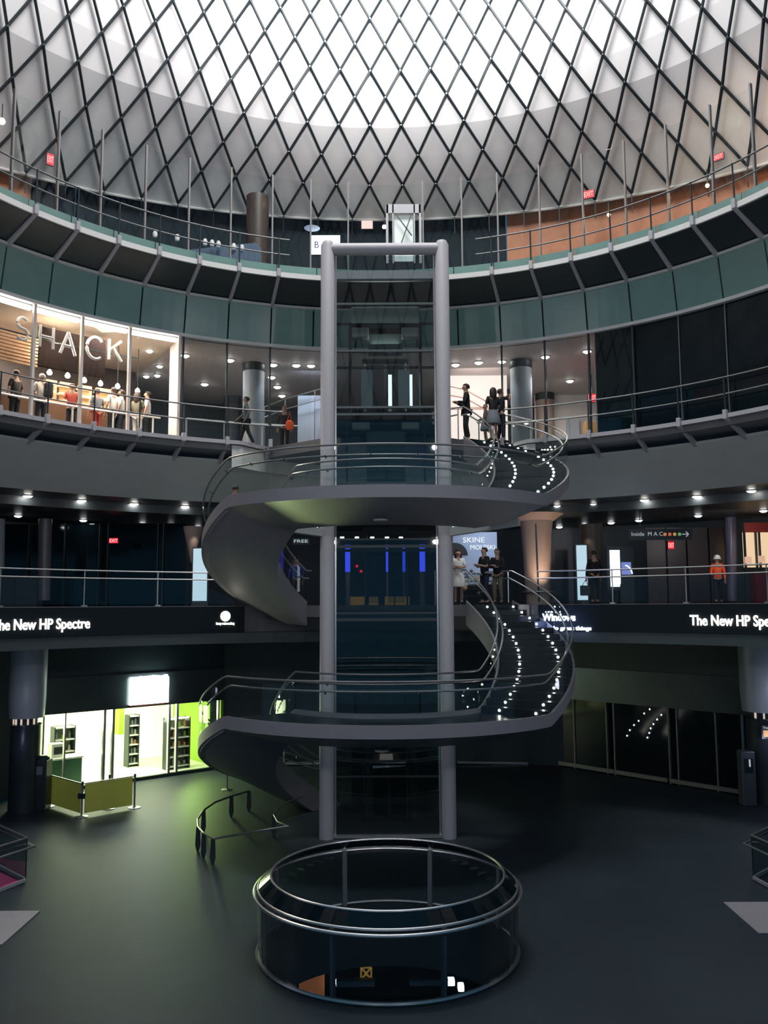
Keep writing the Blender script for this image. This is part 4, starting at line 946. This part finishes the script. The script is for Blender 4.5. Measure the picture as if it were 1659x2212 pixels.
# shop fittings
def shelfunit(x0, x1, depth, nsh, h, label, cm='white', goods=True):
    a = hitL(x0) - nL * depth; b = hitL(x1) - nL * depth; c = (a + b) / 2; wd = (b - a).length; rz = math.atan2(dL.y, dL.x)
    t = thing('shop_shelf', label, 'shelf', zz(c, FZ))
    cc = c - nL * .22; MB().box((cc.x, cc.y, FZ + h / 2), (wd, .04, h), rz).build('back_panel', mat('shelf_back', (.20, .24, .14), .6), t)
    for k in range(nsh):
        z = FZ + .15 + k * (h - .2) / max(1, nsh - 1); MB().box((c.x, c.y, z), (wd, .42, .04), rz).build('shelf', M[cm], t)
    for e_ in (a, b): MB().box((e_.x, e_.y, FZ + h / 2), (.04, .42, h), rz).build('side', M['darksteel'], t)
    if goods:
        for k in range(nsh - 1):
            z = FZ + .17 + k * (h - .2) / max(1, nsh - 1); nb = max(3, int(wd / .22))
            for i in range(nb):
                q = a + (b - a) * ((i + .5) / nb); hh = random.uniform(.12, .26)
                tag(MB().lathe((q.x, q.y, z), [(.045, 0), (.05, hh * .7), (.02, hh)], 8).build('bottle', random.choice([M['limewall'], M['cream'], M['greyc'], M['amber']]), smooth=True),
                    'small bottle on the ' + label.split(',')[0], 'bottle', 'bottles on the ' + label.split(',')[0])
shelfunit(385, 432, 1.0, 6, 1.95, 'dark display shelf beside the last shop mullions, near the stair')
shelfunit(160, 205, 2.0, 5, 1.9, 'tall open shelf between the first two shop panes, deep inside')
shelfunit(340, 362, 2.6, 6, 2.0, 'narrow shelf against the yellow-green partition, behind the wide pane')
q = hitL(315) - nL * 2.4; tag(MB().box((q.x, q.y, -4.3), (.2, .6, 1.1), math.atan2(dL.y, dL.x)).build('lime_partition', M['limewall']), 'yellow-green hanging partition panel behind the wide shop pane', 'panel')
q = hitL(150) - nL * 1.2; t = thing('shop_counter', 'pale counter with a dark green base inside the first shop pane', 'counter', zz(q, FZ))
MB().box((q.x, q.y, FZ + .45), (1.6, .7, .9), math.atan2(dL.y, dL.x)).build('base', mat('green_base', (.03, .10, .06), .5), t)
MB().box((q.x, q.y, FZ + .93), (1.7, .8, .06), math.atan2(dL.y, dL.x)).build('worktop', M['white'], t, bevel=.01)
q2 = q + Vector((0, 0, FZ + .96 - q.z)); tg = thing('drinks_machine', 'small white machine standing on the pale shop counter', 'machine', zz(q, FZ + .96))
MB().box((q.x, q.y, FZ + 1.2), (.45, .4, .48), math.atan2(dL.y, dL.x)).build('body', M['white'], tg, bevel=.02)
MB().box((q.x + nL.x * .21, q.y + nL.y * .21, FZ + 1.2), (.3, .03, .25), math.atan2(dL.y, dL.x)).build('panel', M['darksteel'], tg)
# glowing sign on header
a = hitL(271) + nL * .25; b = hitL(354) + nL * .25
za = atY(312, 1520, (a.y + b.y) / 2).z; zb = atY(312, 1464, (a.y + b.y) / 2).z
t = thing('shop_sign', 'glowing white block sign on the header above the lit shop', 'sign', zz((a + b) / 2, za))
MB().bar(zz(a, (za + zb) / 2), zz(b, (za + zb) / 2), .1, zb - za).build('light_box', M['storesign'], t)
MB().bar(zz(a, za - .03), zz(b, za - .03), .14, .05).build('base_rail', mat('pink_rail', (.3, .08, .08), .5), t)
for i in range(9):
    q = a + (b - a) * ((i + .5) / 9); MB().box((q.x, q.y, zb + .02), (.09, .1, random.uniform(.05, .12))).build('letter_top', M['storesign'], t)
light('sign_glow', 'POINT', zz((a + b) / 2 + nL * .5, (za + zb) / 2), 14, (.7, 1, .85), .2)

# belt barrier with banner
gb = 'queue barrier posts around the yellow-green banner'
BP = [(105, 1742), (176, 1765), (235, 1747), (290, 1745)]
bl = ['beside the dark vending cabinet', 'nearest post at the banner corner, with a small black box', 'post behind the middle of the long banner', 'at the open end of the long banner']
pp = []
for (x, y), d in zip(BP, bl):
    p = atZ(x, y, FZ); pp.append(p); t = thing('barrier_post', 'chrome barrier post ' + d, 'barrier post', p, gb)
    MB().lathe(p, [(.19, 0), (.19, .02), (.05, .05), (.03, .07)], 24).build('base', M['steel'], t, smooth=True)
    MB().tube([p, p + Vector((0, 0, 1.0))], .03, 10).build('pole', M['rail'], t, smooth=True)
    MB().lathe(p + Vector((0, 0, 1.0)), [(.035, -.08), (.04, 0), (.02, .03)], 12).build('head', M['darksteel'], t, smooth=True)
pb = pp[1]; tag(MB().box(pb + Vector((0, -.05, .62)), (.2, .1, .16)).build('black_box', M['black'], bevel=.01), 'small black box fixed on the corner barrier post', 'box')
for a, b, lab in ((pp[0], pp[1], 'short yellow-green banner between the cabinet side post and the corner post'), (pp[1], pp[3], 'long yellow-green banner from the corner post towards the shop')):
    t = thing('barrier_banner', lab, 'banner', (a + b) / 2)
    d = (b - a).normalized(); a2 = a + d * .08; b2 = b - d * .08
    MB().bar(a2 + Vector((0, 0, .52)), b2 + Vector((0, 0, .52)), .012, .84).build('cloth', M['lime'], t)
    MB().tube([a + Vector((0, 0, .96)), b + Vector((0, 0, .96))], .018, 6).build('top_bar', M['steel'], t)
bk2 = (pp[1] + pp[3]) / 2
# second barrier near stair
p = atZ(490, 1706, FZ); t = thing('barrier_post', 'lone chrome barrier post standing far back beside the lowest stair flight', 'barrier post', p)
MB().lathe(p, [(.19, 0), (.19, .02), (.05, .05)], 20).build('base', M['steel'], t, smooth=True); MB().tube([p, p + Vector((0, 0, 1.0))], .03, 8).build('pole', M['rail'], t)
# columns at both sides
def clad_col(px, py, r, label, m=None):
    p = atZ(px, py, FZ); t = thing('clad_column', label, 'column', p)
    p = Vector((p.x, p.y + r, FZ))
    MB().lathe(p, [(r, 0), (r, 2.55), (r + .02, 2.6)], 40).build('lower_cladding', m or M['header'], t, smooth=True)
    MB().lathe(p + Vector((0, 0, 2.6)), [(r * .8, 0), (r * .8, .2)], 32).build('recess', M['black'], t, smooth=True)
    MB().lathe(p + Vector((0, 0, 2.8)), [(r + .08, 0), (r + .12, .6), (r + .12, 2.5)], 40).build('upper_casing', M['conc'], t, smooth=True)
    for k in range(5):
        g = rad(-150 + k * 30); q = p + Vector(((r * .82) * cos(g), r * .82 * sin(g), 2.7)); MB().box(q, (.05, .05, .18), g).build('collar_lamp', emis('collar_glow', (1, .8, .7), .6), t)
    return p
pl_ = clad_col(36, 1758, .44, 'metal clad column beside the lit shop, glinting faintly')
pr_ = clad_col(1684, 1742, .62, 'metal clad column at the picture edge carrying a vending sign')
light('column_glint', 'POINT', pl_ + Vector((.1, -1.1, 1.9)), 2.5, (.6, .65, 1), .08)  # unseen point lights added so the clad columns show glints
light('column_glint', 'POINT', pr_ + Vector((-.3, -1.2, 2.0)), 10, (.65, .7, 1), .08)
light('column_glint', 'POINT', pr_ + Vector((-.2, -1.6, 3.4)), 12, (.75, .75, .95), .15)
light('column_glint', 'POINT', pl_ + Vector((.5, -1.6, 3.4)), 5, (.75, .75, .95), .15)
p = atZ(82, 1752, FZ); t = thing('vending_cabinet', 'slim dark cabinet with a pale notice between the column and the lit shop', 'cabinet', p)
MB().box(p + Vector((0, .25, .75)), (.42, .5, 1.5)).build('body', mat('cab_dark', (.03, .035, .04), .4), t, bevel=.02)
MB().box(p + Vector((0, -.01, 1.2)), (.2, .02, .25)).build('notice', M['greyc'], t)
MB().lathe(p + Vector((0, .25, 1.5)), [(.2, 0), (.2, .06), (.1, .12)], 16).build('cap', M['darksteel'], t)
p = atZ(1622, 1742, FZ); t = thing('ticket_machine', 'tall slim grey machine with a dark screen in front of the vending sign column', 'machine', p)
MB().box(p + Vector((0, .2, .82)), (.42, .4, 1.64)).build('body', mat('mach_grey', (.07, .08, .09), .4), t, bevel=.03)
MB().box(p + Vector((0, -.01, 1.22)), (.26, .02, .42)).build('screen', M['black'], t)
MB().box(p + Vector((.02, -.03, 1.3)), (.05, .01, .22)).build('lit_strip', emis('machine_strip', (.8, .8, .8), .5), t)
# vending sign
q = pr_ + Vector((-.10, -.70, 2.25)); t = thing('vending_sign', 'black picture sign with an orange image and white word on the edge column', 'sign', q)
MB().box(q, (.75, .06, .42)).build('board', M['black'], t); MB().box(q + Vector((-.12, -.04, -.05)), (.42, .02, .2)).build('picture', mat('orange_picture', (.6, .32, .12), .5, emit=(.9, .5, .25), strength=.4), t)
flat_text('Vending', q + Vector((-.34, -.05, .09)), (1, 0, 0), .13, dim, 'lettering', t, width=.4)

# right dark storefront
dR = (Rr1 - Rr0).normalized(); nR = Vector((dR.y, -dR.x, 0))
if nR.y > 0: nR = -nR
def hitR(x):
    d = ray(x, 1600); A_ = np.array([[d.x, -dR.x], [d.y, -dR.y]]); s = np.linalg.solve(A_, np.array([Rr0.x, Rr0.y])); return Rr0 + dR * s[1]
t = thing('storefront', 'dark closed glass shop front with slim steel mullions on the concourse', 'shopfront', zz(hitR(1400), FZ))
for x in (1242, 1312, 1328, 1446, 1464, 1548, 1605):
    q = hitR(x); MB().box((q.x, q.y, FZ + 1.3), (.045, .1, 2.6), math.atan2(dR.y, dR.x)).build('mullion', M['grail'], t)
for x0, x1 in ((1215, 1242), (1242, 1312), (1328, 1446), (1464, 1548), (1548, 1605)):
    a = hitR(x0) + dR * .04; b = hitR(x1) - dR * .04; MB().add([zz(a, FZ + .2), zz(b, FZ + .2), zz(b, FZ + 2.6), zz(a, FZ + 2.6)], [(0, 1, 2, 3)]).build('pane', M['darkglass'], t)
for x0, x1 in ((1205, 1326), (1330, 1440), (1446, 1608)):
    a = hitR(x0); b = hitR(x1); MB().bar(zz(a, FZ + .12), zz(b, FZ + .12), .14, .14).build('sill', M['grail'], t)
a = hitR(1205); b = hitR(1608); MB().bar(zz(a, FZ + 1.3) - nR * .25, zz(b, FZ + 1.3) - nR * .25, .06, 2.6).build('dark_backing', M['blackm'], t)
for i, x in enumerate((1356, 1362, 1371, 1381, 1393, 1405, 1400, 1404, 1407, 1413, 1421, 1430)):
    y = (1589, 1577, 1566, 1557, 1541, 1532, 1593, 1583, 1573, 1564, 1554, 1544)[i]
    p = atY(x, y, hitR(x).y + .0) + nR * .05; MB().box(p, (.035, .02, .05)).build('glint_lamp', M['screen'], t)
light('header_reflection_spot', 'SPOT', (4.5, 30.5, -1.4), 25, (.75, 1, .3), .1, zz(hitR(1262), -3.0), spot=rad(10), blend=.6)  # added lime spot imitating the shop reflected in the header metal
# centre rear fixtures on the concourse: pale shelf line
t = thing('ledge', 'thin pale ledge with a dim glow on the far concourse wall left of the lift', 'ledge', atY(650, 1648, 34))
a = atY(612, 1648, 34.3); b = atY(700, 1648, 34.3); MB().bar(a, b, .2, .1).build('top', M['rail'], t)
a = atY(988, 1646, 34.3); b = atY(1145, 1648, 34.3); tag(MB().bar(a, b, .2, .08).build('ledge', M['rail']), 'thin pale ledge on the far concourse wall right of the lift', 'ledge')
MB().tube([atY(614, 1618, 34), atY(614, 1650, 34)], .03, 6).build('post', M['steel'], t)
t = thing('lift_doors', 'dark grey concourse lift doors with pale lower panels inside the shaft', 'door', (EX, 26.2, FZ))
for x0, x1 in ((760, 786), (806, 838), (846, 876), (900, 925)):
    a = atY(x0, 1760, 26.2); b = atY(x1, 1645, 26.2); MB().box(((a.x + b.x) / 2, 26.2, FZ + 1.1), (b.x - a.x, .06, 2.2)).build('leaf', mat('door_leaf_grey', (.035, .045, .05), .4), t)
a = atY(805, 1655, 26.1); b = atY(876, 1650, 26.1); MB().bar(a, b, .05, .12).build('head_light', mat('head_glow', (.2, .2, .2), .4, emit=(.6, .65, .7), strength=.15), t)

# plates and escalator guards
for x0, x1, y0, y1, lab in ((-9.8, -7.08, 16.55, 18.3, 'pale grey stone landing plate beside the escalator, on the shop side of the hall'), (7.02, 9.8, 16.9, 18.6, 'pale grey stone landing plate beside the escalator, on the dark side of the hall')):
    tag(MB().box(((x0 + x1) / 2, (y0 + y1) / 2, FZ + .01), (x1 - x0, y1 - y0, .02)).build('landing_plate', M['plate']), lab, 'floor plate')
def esc(sgn, corner, e1, e2, label, r1, r2):
    t = thing('escalator_guard', label, 'glass guard', zz(corner, FZ))
    c = zz(corner, FZ); a = zz(e1, FZ); b = zz(e2, FZ)
    for u, v in ((c, a), (c, b)):
        MB().bar(u + Vector((0, 0, .06)), v + Vector((0, 0, .04)), .05, .07).build('base_channel', M['paint'], t)
        MB().bar(u + Vector((0, 0, .56)), v + Vector((0, 0, .56)), .016, .86).build('glass_panel', M['drum'], t)
    for off, z in ((0, .98), (.18, .80)):
        o_ = Vector((-sgn * off, 0, z)); 
        MB().tube([a + o_, c + o_, b + o_], .026, 7).build('rail', M['rail'], t)
    MB().box(c + Vector((0, 0, .5)), (.02, .02, .95)).build('corner_seam', M['black'], t)
esc(-1, atZ(55, 1907, FZ), atZ(-60, 1845, FZ), atZ(-60, 1950, FZ), 'glass escalator guard with two steel rails at the shop side floor edge', 0, 0)
esc(1, atZ(1628, 1902, FZ), atZ(1720, 1850, FZ), atZ(1720, 1950, FZ), 'glass escalator guard with two steel rails at the dark side floor edge', 0, 0)
mb = MB(); a, b, c = atZ(42, 1906, FZ), atZ(-60, 1860, FZ), atZ(-60, 1940, FZ); mb.add([a + Vector((0, 0, .03)), b + Vector((0, 0, .03)), c + Vector((0, 0, .03))], [(0, 1, 2)]); tag(mb.build('escalator_glow_sheet', M['magenta']), 'magenta sheet painted as escalator glow behind the shop side glass guard', 'escalator')  # red glow of the escalator interior put in as an emissive sheet
light('corner_light', 'AREA', (-9.5, 15.0, -2.0), 28, (.95, .88, 1), 1.5, (-8.5, 17.5, FZ), 1.5)
light('corner_light', 'AREA', (10.5, 16.5, -2.0), 18, (.95, .88, 1), 1.2, (9.6, 19, FZ), 1.2)

# ================================================================== PEOPLE
def skinmesh(name, verts, edges, radii, m, parent, sub=1):
    me = bpy.data.meshes.new(name); me.from_pydata(verts, edges, []); me.update(); me.materials.append(m)
    o = bpy.data.objects.new(name, me); COL.objects.link(o); o.parent = parent
    sk = o.modifiers.new('skin', 'SKIN'); sk.use_smooth_shade = True
    for i, r in enumerate(radii): 
        rr_ = r if isinstance(r, tuple) else (r, r); me.skin_vertices[0].data[i].radius = rr_
    me.skin_vertices[0].data[0].use_root = True
    ss = o.modifiers.new('sub', 'SUBSURF'); ss.levels = sub; ss.render_levels = sub
    return o
def person(label, loc, face, h=1.75, top='navy', legs='blackc', hair='hair', arms='down', stride=0.0, skirt=False, longhair=False, longsleeve=True, jacket=False, lean=0.0, bald=False, group=None):
    t = thing('person', label, 'person', loc, group); t.rotation_euler = (0, 0, face); t.scale = (h / 1.75,) * 3
    ln = lean
    poses = {'down': [(-.25, .0, 1.13), (-.25, .08, .88), (.25, .0, 1.13), (.25, .08, .88)],
             'phone': [(-.22, .06, 1.14), (-.06, .28, 1.2), (.22, .06, 1.14), (.06, .28, 1.18)],
             'raise': [(-.26, .18, 1.38), (-.07, .32, 1.58), (.26, .18, 1.38), (.07, .32, 1.58)],
             'fold': [(-.23, .08, 1.16), (.02, .22, 1.2), (.23, .08, 1.16), (-.02, .24, 1.15)],
             'walk': [(-.24, -.12, 1.15), (-.22, .02, .92), (.24, .12, 1.15), (.22, .3, 1.02)],
             'hold': [(-.25, .0, 1.13), (-.25, .08, .88), (.24, .05, 1.14), (.2, .3, 1.08)]}[arms]
    sh = Vector((0, ln, 0))
    V = [(0, 0, .95), (0, ln * .4, 1.15), (0, ln * .8, 1.34), (0, ln, 1.48), (0, ln + .01, 1.56), (0, ln + .02, 1.64), (0, ln + .01, 1.70)]
    R_ = [(.12, .09), (.11, .085), (.16, .105), (.055, .055), (.06, .065), (.085, .10), (.07, .08)]
    E = [(0, 1), (1, 2), (2, 3), (3, 4), (4, 5), (5, 6)]
    V.append((0, ln + .125, 1.62)); R_.append(.014); E.append((5, 7))     # nose
    for s in (-1, 1):
        V.append((s * .09, ln + .01, 1.63)); R_.append((.018, .025)); E.append((5, len(V) - 1))   # ears
    for k, s in ((0, -1), (2, 1)):
        el = Vector(poses[k]) + sh * .8; wr = Vector(poses[k + 1]) + sh * .8
        b = len(V); V += [(s * .17, ln * .9, 1.42), tuple(el), tuple(wr)]; R_ += [.055, .042, .028]; E += [(2, b), (b, b + 1), (b + 1, b + 2)]
        d = (wr - el).normalized(); side = d.cross(Vector((0, 0, 1)));
        if side.length < .2: side = Vector((1, 0, 0))
        side.normalize(); palm = wr + d * .07; V.append(tuple(palm)); R_.append((.03, .02)); E.append((b + 2, b + 3))
        for q, ln_ in ((-1.5, .06), (-.5, .075), (.5, .07), (1.5, .055)):
            f1 = palm + side * q * .018 + d * .035; f2 = f1 + d * ln_ * .6 + Vector((0, 0, -.01)); n_ = len(V)
            V += [tuple(f1), tuple(f2)]; R_ += [.009, .008]; E += [(b + 3, n_), (n_, n_ + 1)]
        th = wr + d * .03 - side * s * .03; n_ = len(V); V += [tuple(th), tuple(th - side * s * .02 + d * .035)]; R_ += [.011, .009]; E += [(b + 3, n_), (n_, n_ + 1)]
    for s in (-1, 1):
        st_ = s * stride; b = len(V)
        V += [(s * .09, 0, .88), (s * .10, st_ * .5 + .03, .50), (s * .10, st_ - (.05 if s < 0 else 0), .09 + (.03 if stride and s < 0 else 0)), (s * .11, st_ + .15, .045)]
        R_ += [(.085, .09), .058, .040, (.042, .032)]; E += [(0, b), (b, b + 1), (b + 1, b + 2), (b + 2, b + 3)]
    skinmesh('body', V, E, R_, M['skin'], t)
    # top
    tv = [(0, 0, .86 if not jacket else .80), (0, ln * .4, 1.15), (0, ln * .8, 1.34), (0, ln * .95, 1.455)]; tr = [(.172, .135), (.155, .122), (.175, .122), (.07, .07)]; te = [(0, 1), (1, 2), (2, 3)]
    if jacket: tr[0] = (.19, .14)
    for k, s in ((0, -1), (2, 1)):
        el = Vector(poses[k]) + sh * .8; wr = Vector(poses[k + 1]) + sh * .8; b = len(tv)
        end = el + (wr - el) * .92 if longsleeve else el + (Vector((s * .17, ln * .9, 1.42)) - el) * .15
        tv += [(s * .175, ln * .9, 1.42), tuple(el if longsleeve else end)]; tr += [.068, .055]; te += [(2, b), (b, b + 1)]
        if longsleeve: tv.append(tuple(end)); tr.append(.042); te.append((b + 1, b + 2))
    skinmesh('jacket' if jacket else 'shirt', tv, te, tr, M[top], t)
    if skirt:
        o = MB().lathe((0, 0, 0), [(.24, .55), (.25, .6), (.21, .8), (.16, 1.0)], 20).build('skirt', M[legs], None, smooth=True); o.parent = t
    else:
        lv = [(0, 0, 1.0)]; lr = [(.162, .125)]; le = []
        for s in (-1, 1):
            st_ = s * stride; b = len(lv)
            lv += [(s * .09, 0, .86), (s * .10, st_ * .5 + .03, .50), (s * .10, st_ - (.05 if s < 0 else 0), .12)]; lr += [(.098, .1), .072, .058]; le += [(0, b), (b, b + 1), (b + 1, b + 2)]
        skinmesh('trousers', lv, le, lr, M[legs], t)
    for s in (-1, 1):
        st_ = s * stride; o = MB().box((s * .105, st_ + .06, .04), (.09, .27, .075)).build('shoe', M['blackc'], None, bevel=.02); o.parent = t
    if not bald:
        vs = []; fs = []; n1, n2 = 12, 8
        for i in range(n2 + 1):
            ph = pi * .62 * i / n2
            for k in range(n1):
                g = 2 * pi * k / n1; bk = 1.0 if sin(g) > .3 else 1.25
                if i > n2 * .55 and sin(g) > .25: rr_ = .07
                else: rr_ = .102
                vs.append((rr_ * sin(ph) * cos(g) * .95, ln + .0 + rr_ * sin(ph) * sin(g) * 1.12, 1.655 + .098 * cos(ph) * (1 if i < n2 * .8 else bk)))
        for i in range(n2):
            for k in range(n1): fs.append((i * n1 + k, i * n1 + (k + 1) % n1, (i + 1) * n1 + (k + 1) % n1, (i + 1) * n1 + k))
        o = MB().add(vs, fs).build('hair', M[hair], None, smooth=True); o.parent = t
        if longhair:
            o = MB().lathe((0, ln - .05, 1.36), [(.05, 0), (.11, .06), (.125, .2), (.12, .32), (.06, .40)], 14).build('hair', M[hair], None, smooth=True); o.parent = t; o.scale = (1, .75, 1); o.location = (0, 0, 0)
    return t
def at_floor(px, R=None, Y=None, z=0.0):
    d = ray(px, 1301)
    if Y: return Vector((d.x * Y / d.y, Y, z))
    p = atR(px, 1301, R); return Vector((p.x, p.y, z))
S_ = pi     # facing the camera
# gallery, right of the lift
person('man in a dark suit standing sideways before the white lit wall', at_floor(1014, Y=27.0, z=Z3), pi / 2, 1.93, 'blackc', 'blackc', arms='phone', jacket=True)
person('woman with big curly dark hair seen from behind next to the man taking a photo', at_floor(1073, Y=26.7, z=Z3), 0.3, 1.70, 'blackc', 'greyc', arms='hold', skirt=True, longhair=True, longsleeve=False)
person('man in dark clothes raising a camera with both hands beside the grey column', at_floor(1090, Y=27.1, z=Z3), -1.1, 1.78, 'blackc', 'navy', arms='raise', longsleeve=False)
c_ = at_floor(1108, Y=26.95, z=Z3 + 1.66); tag(MB().box(c_, (.10, .03, .16)).build('camera', M['black'], bevel=.01), 'small black camera held up by the man at the grey column', 'camera')
person('small child in grey reaching out between the suited man and curly haired woman', at_floor(1056, Y=27.0, z=Z3), pi / 2, 1.25, 'greyc', 'greyc', arms='hold', skirt=True)
# gallery, left of the lift
person('person with brown hair and patterned grey shirt walking behind the gallery railing', at_floor(527, R=12.95, z=Z3), pi / 2 + .1, 1.68, 'greyc', 'blackc', arms='walk', stride=.22)
pq = at_floor(612, Y=28.6, z=Z3); person('person in black standing near the cool lit wall left of the lift', pq, pi, 1.62, 'blackc', 'blackc', arms='down')
bg = thing('shoulder_bag', 'bright orange shoulder bag hanging beside the person in black', 'bag', at_floor(623, Y=28.3, z=Z3 + .85))
b_ = Vector(bg.location); MB().lathe(b_, [(.10, -.12), (.15, 0), (.12, .14), (.03, .2)], 14).build('body', M['vest'], bg, smooth=True); MB().tube([b_ + Vector((-.08, 0, .12)), b_ + Vector((0, 0, .5)), b_ + Vector((.06, 0, .12))], .015, 5).build('strap', M['vest'], bg)
# on the upper stair, only the head shows
person('person on the upper flight with only a dark haired head above the curved stair side', Q(4.3, -172, 1.68), 0.2, 1.72, 'blackc', 'blackc')
# restaurant queue
qq = [(72, 'blackc', 'whitec', 'white haired customer in a pale top carrying a dark backpack by the first mullion', True, 1.75, .1),
      (140, 'redc', 'blackc', 'customer in a red cap and top at the lit racks', False, 1.62, 2.8),
      (196, 'greyc', 'redc', 'customer with dark hair and grey top in front of the lit racks', False, 1.6, .2),
      (232, 'whitec', 'blackc', 'broad customer in a loose white shirt at the middle mullion', False, 1.72, .4),
      (250, 'whitec', 'navy', 'customer in a white shirt squeezed behind the broad one', False, 1.68, 1.0),
      (286, 'khaki', 'whitec', 'customer with pale trousers and long hair facing the end wall', False, 1.66, -.9),
      (308, 'whitec', 'blackc', 'last customer of the queue in a white T-shirt by the end wall', False, 1.74, 1.1),
      (14, 'blackc', 'blackc', 'dark dressed customer at the edge under the copper slats', False, 1.7, .3)]
for x, tp, lg, lab, bp, hh, fc in qq:
    if bp: tp, lg = 'whitec', 'navy'
    p = at_floor(x, R=13.9, z=Z3)
    person(lab, p, fc - rad(phi_of(p)), hh, tp, lg, arms=random.choice(['down', 'phone', 'hold']), longhair=(x == 286), longsleeve=False, hair='whitec' if x == 72 else 'hair')
    if bp:
        g = thing('backpack', 'dark backpack worn by the white haired customer', 'backpack', p + Vector((.22, -.15, 1.2)))
        MB().box(p + Vector((.26, -.14, 1.2)), (.26, .2, .46), .5).build('bag', M['navy'], g, bevel=.06); MB().box(p + Vector((.3, -.24, 1.1)), (.18, .06, .2), .5).build('pocket', M['blackc'], g, bevel=.02)
# street level
person('woman with long brown hair in a light patterned dress standing by the lift column', at_floor(991, Y=26.6, z=.02), pi - .1, 1.68, 'whitec', 'whitec', arms='fold', skirt=True, longhair=True, longsleeve=False)
person('man in a black T-shirt looking down at his hands near the stair top', at_floor(1048, Y=27.6, z=.0), pi / 2 + .5, 1.84, 'blackc', 'navy', arms='phone', longsleeve=False)
person('man in khaki trousers and dark shirt with folded arms near the stair top', at_floor(1076, Y=27.9, z=.0), pi / 2 + 1.1, 1.82, 'blackc', 'khaki', arms='fold')
person('person in blue clothes standing behind the stair left of the lift', at_floor(640, Y=29.5, z=.0), .4, 1.7, 'bluec', 'navy', arms='down')
pm = at_floor(1286, Y=29.0, z=.0); person('dark dressed man standing beside the pale tall panel, seen from behind', pm, .2, 1.80, 'blackc', 'blackc', arms='down')
bg = thing('carrier_bag', 'black square bag held low beside the dark dressed man', 'bag', pm + Vector((-.32, 0, .45))); b_ = Vector(bg.location)
MB().box(b_ + Vector((0, 0, 0)), (.34, .14, .34)).build('body', M['black'], bg, bevel=.02); MB().tube([b_ + Vector((-.1, 0, .17)), b_ + Vector((0, 0, .34)), b_ + Vector((.1, 0, .17))], .012, 5).build('handle', M['black'], bg)
pw = at_floor(1553, Y=31.5, z=.0); pe = person('worker in an orange vest and black trousers walking past the mauve panels', pw, pi - .3, 1.72, 'vest', 'blackc', arms='hold', stride=.16, bald=True)
hm = thing('hard_hat', 'white hard hat on the head of the worker in the orange vest', 'hard hat', pw + Vector((0, 0, 1.68)))
MB().lathe(pw + Vector((0, -.02, 1.62)), [(.15, .0), (.12, .02), (.12, .06), (.09, .13), (0, .16)], 18).build('shell', M['helmet'], hm, smooth=True)
MB().lathe(pw + Vector((0, -.02, 1.61)), [(.165, 0), (.165, .012)], 18).build('brim', M['helmet'], hm)
light('street_people_light', 'AREA', (3.4, 25.4, 3.1), 22, (.85, .9, 1), 1.2, (3.4, 27.4, .8), .4)
light('street_people_light', 'AREA', pw + Vector((0, -2, 2.6)), 20, (1, .9, .85), .8, pw + Vector((0, 0, 1)), .4)
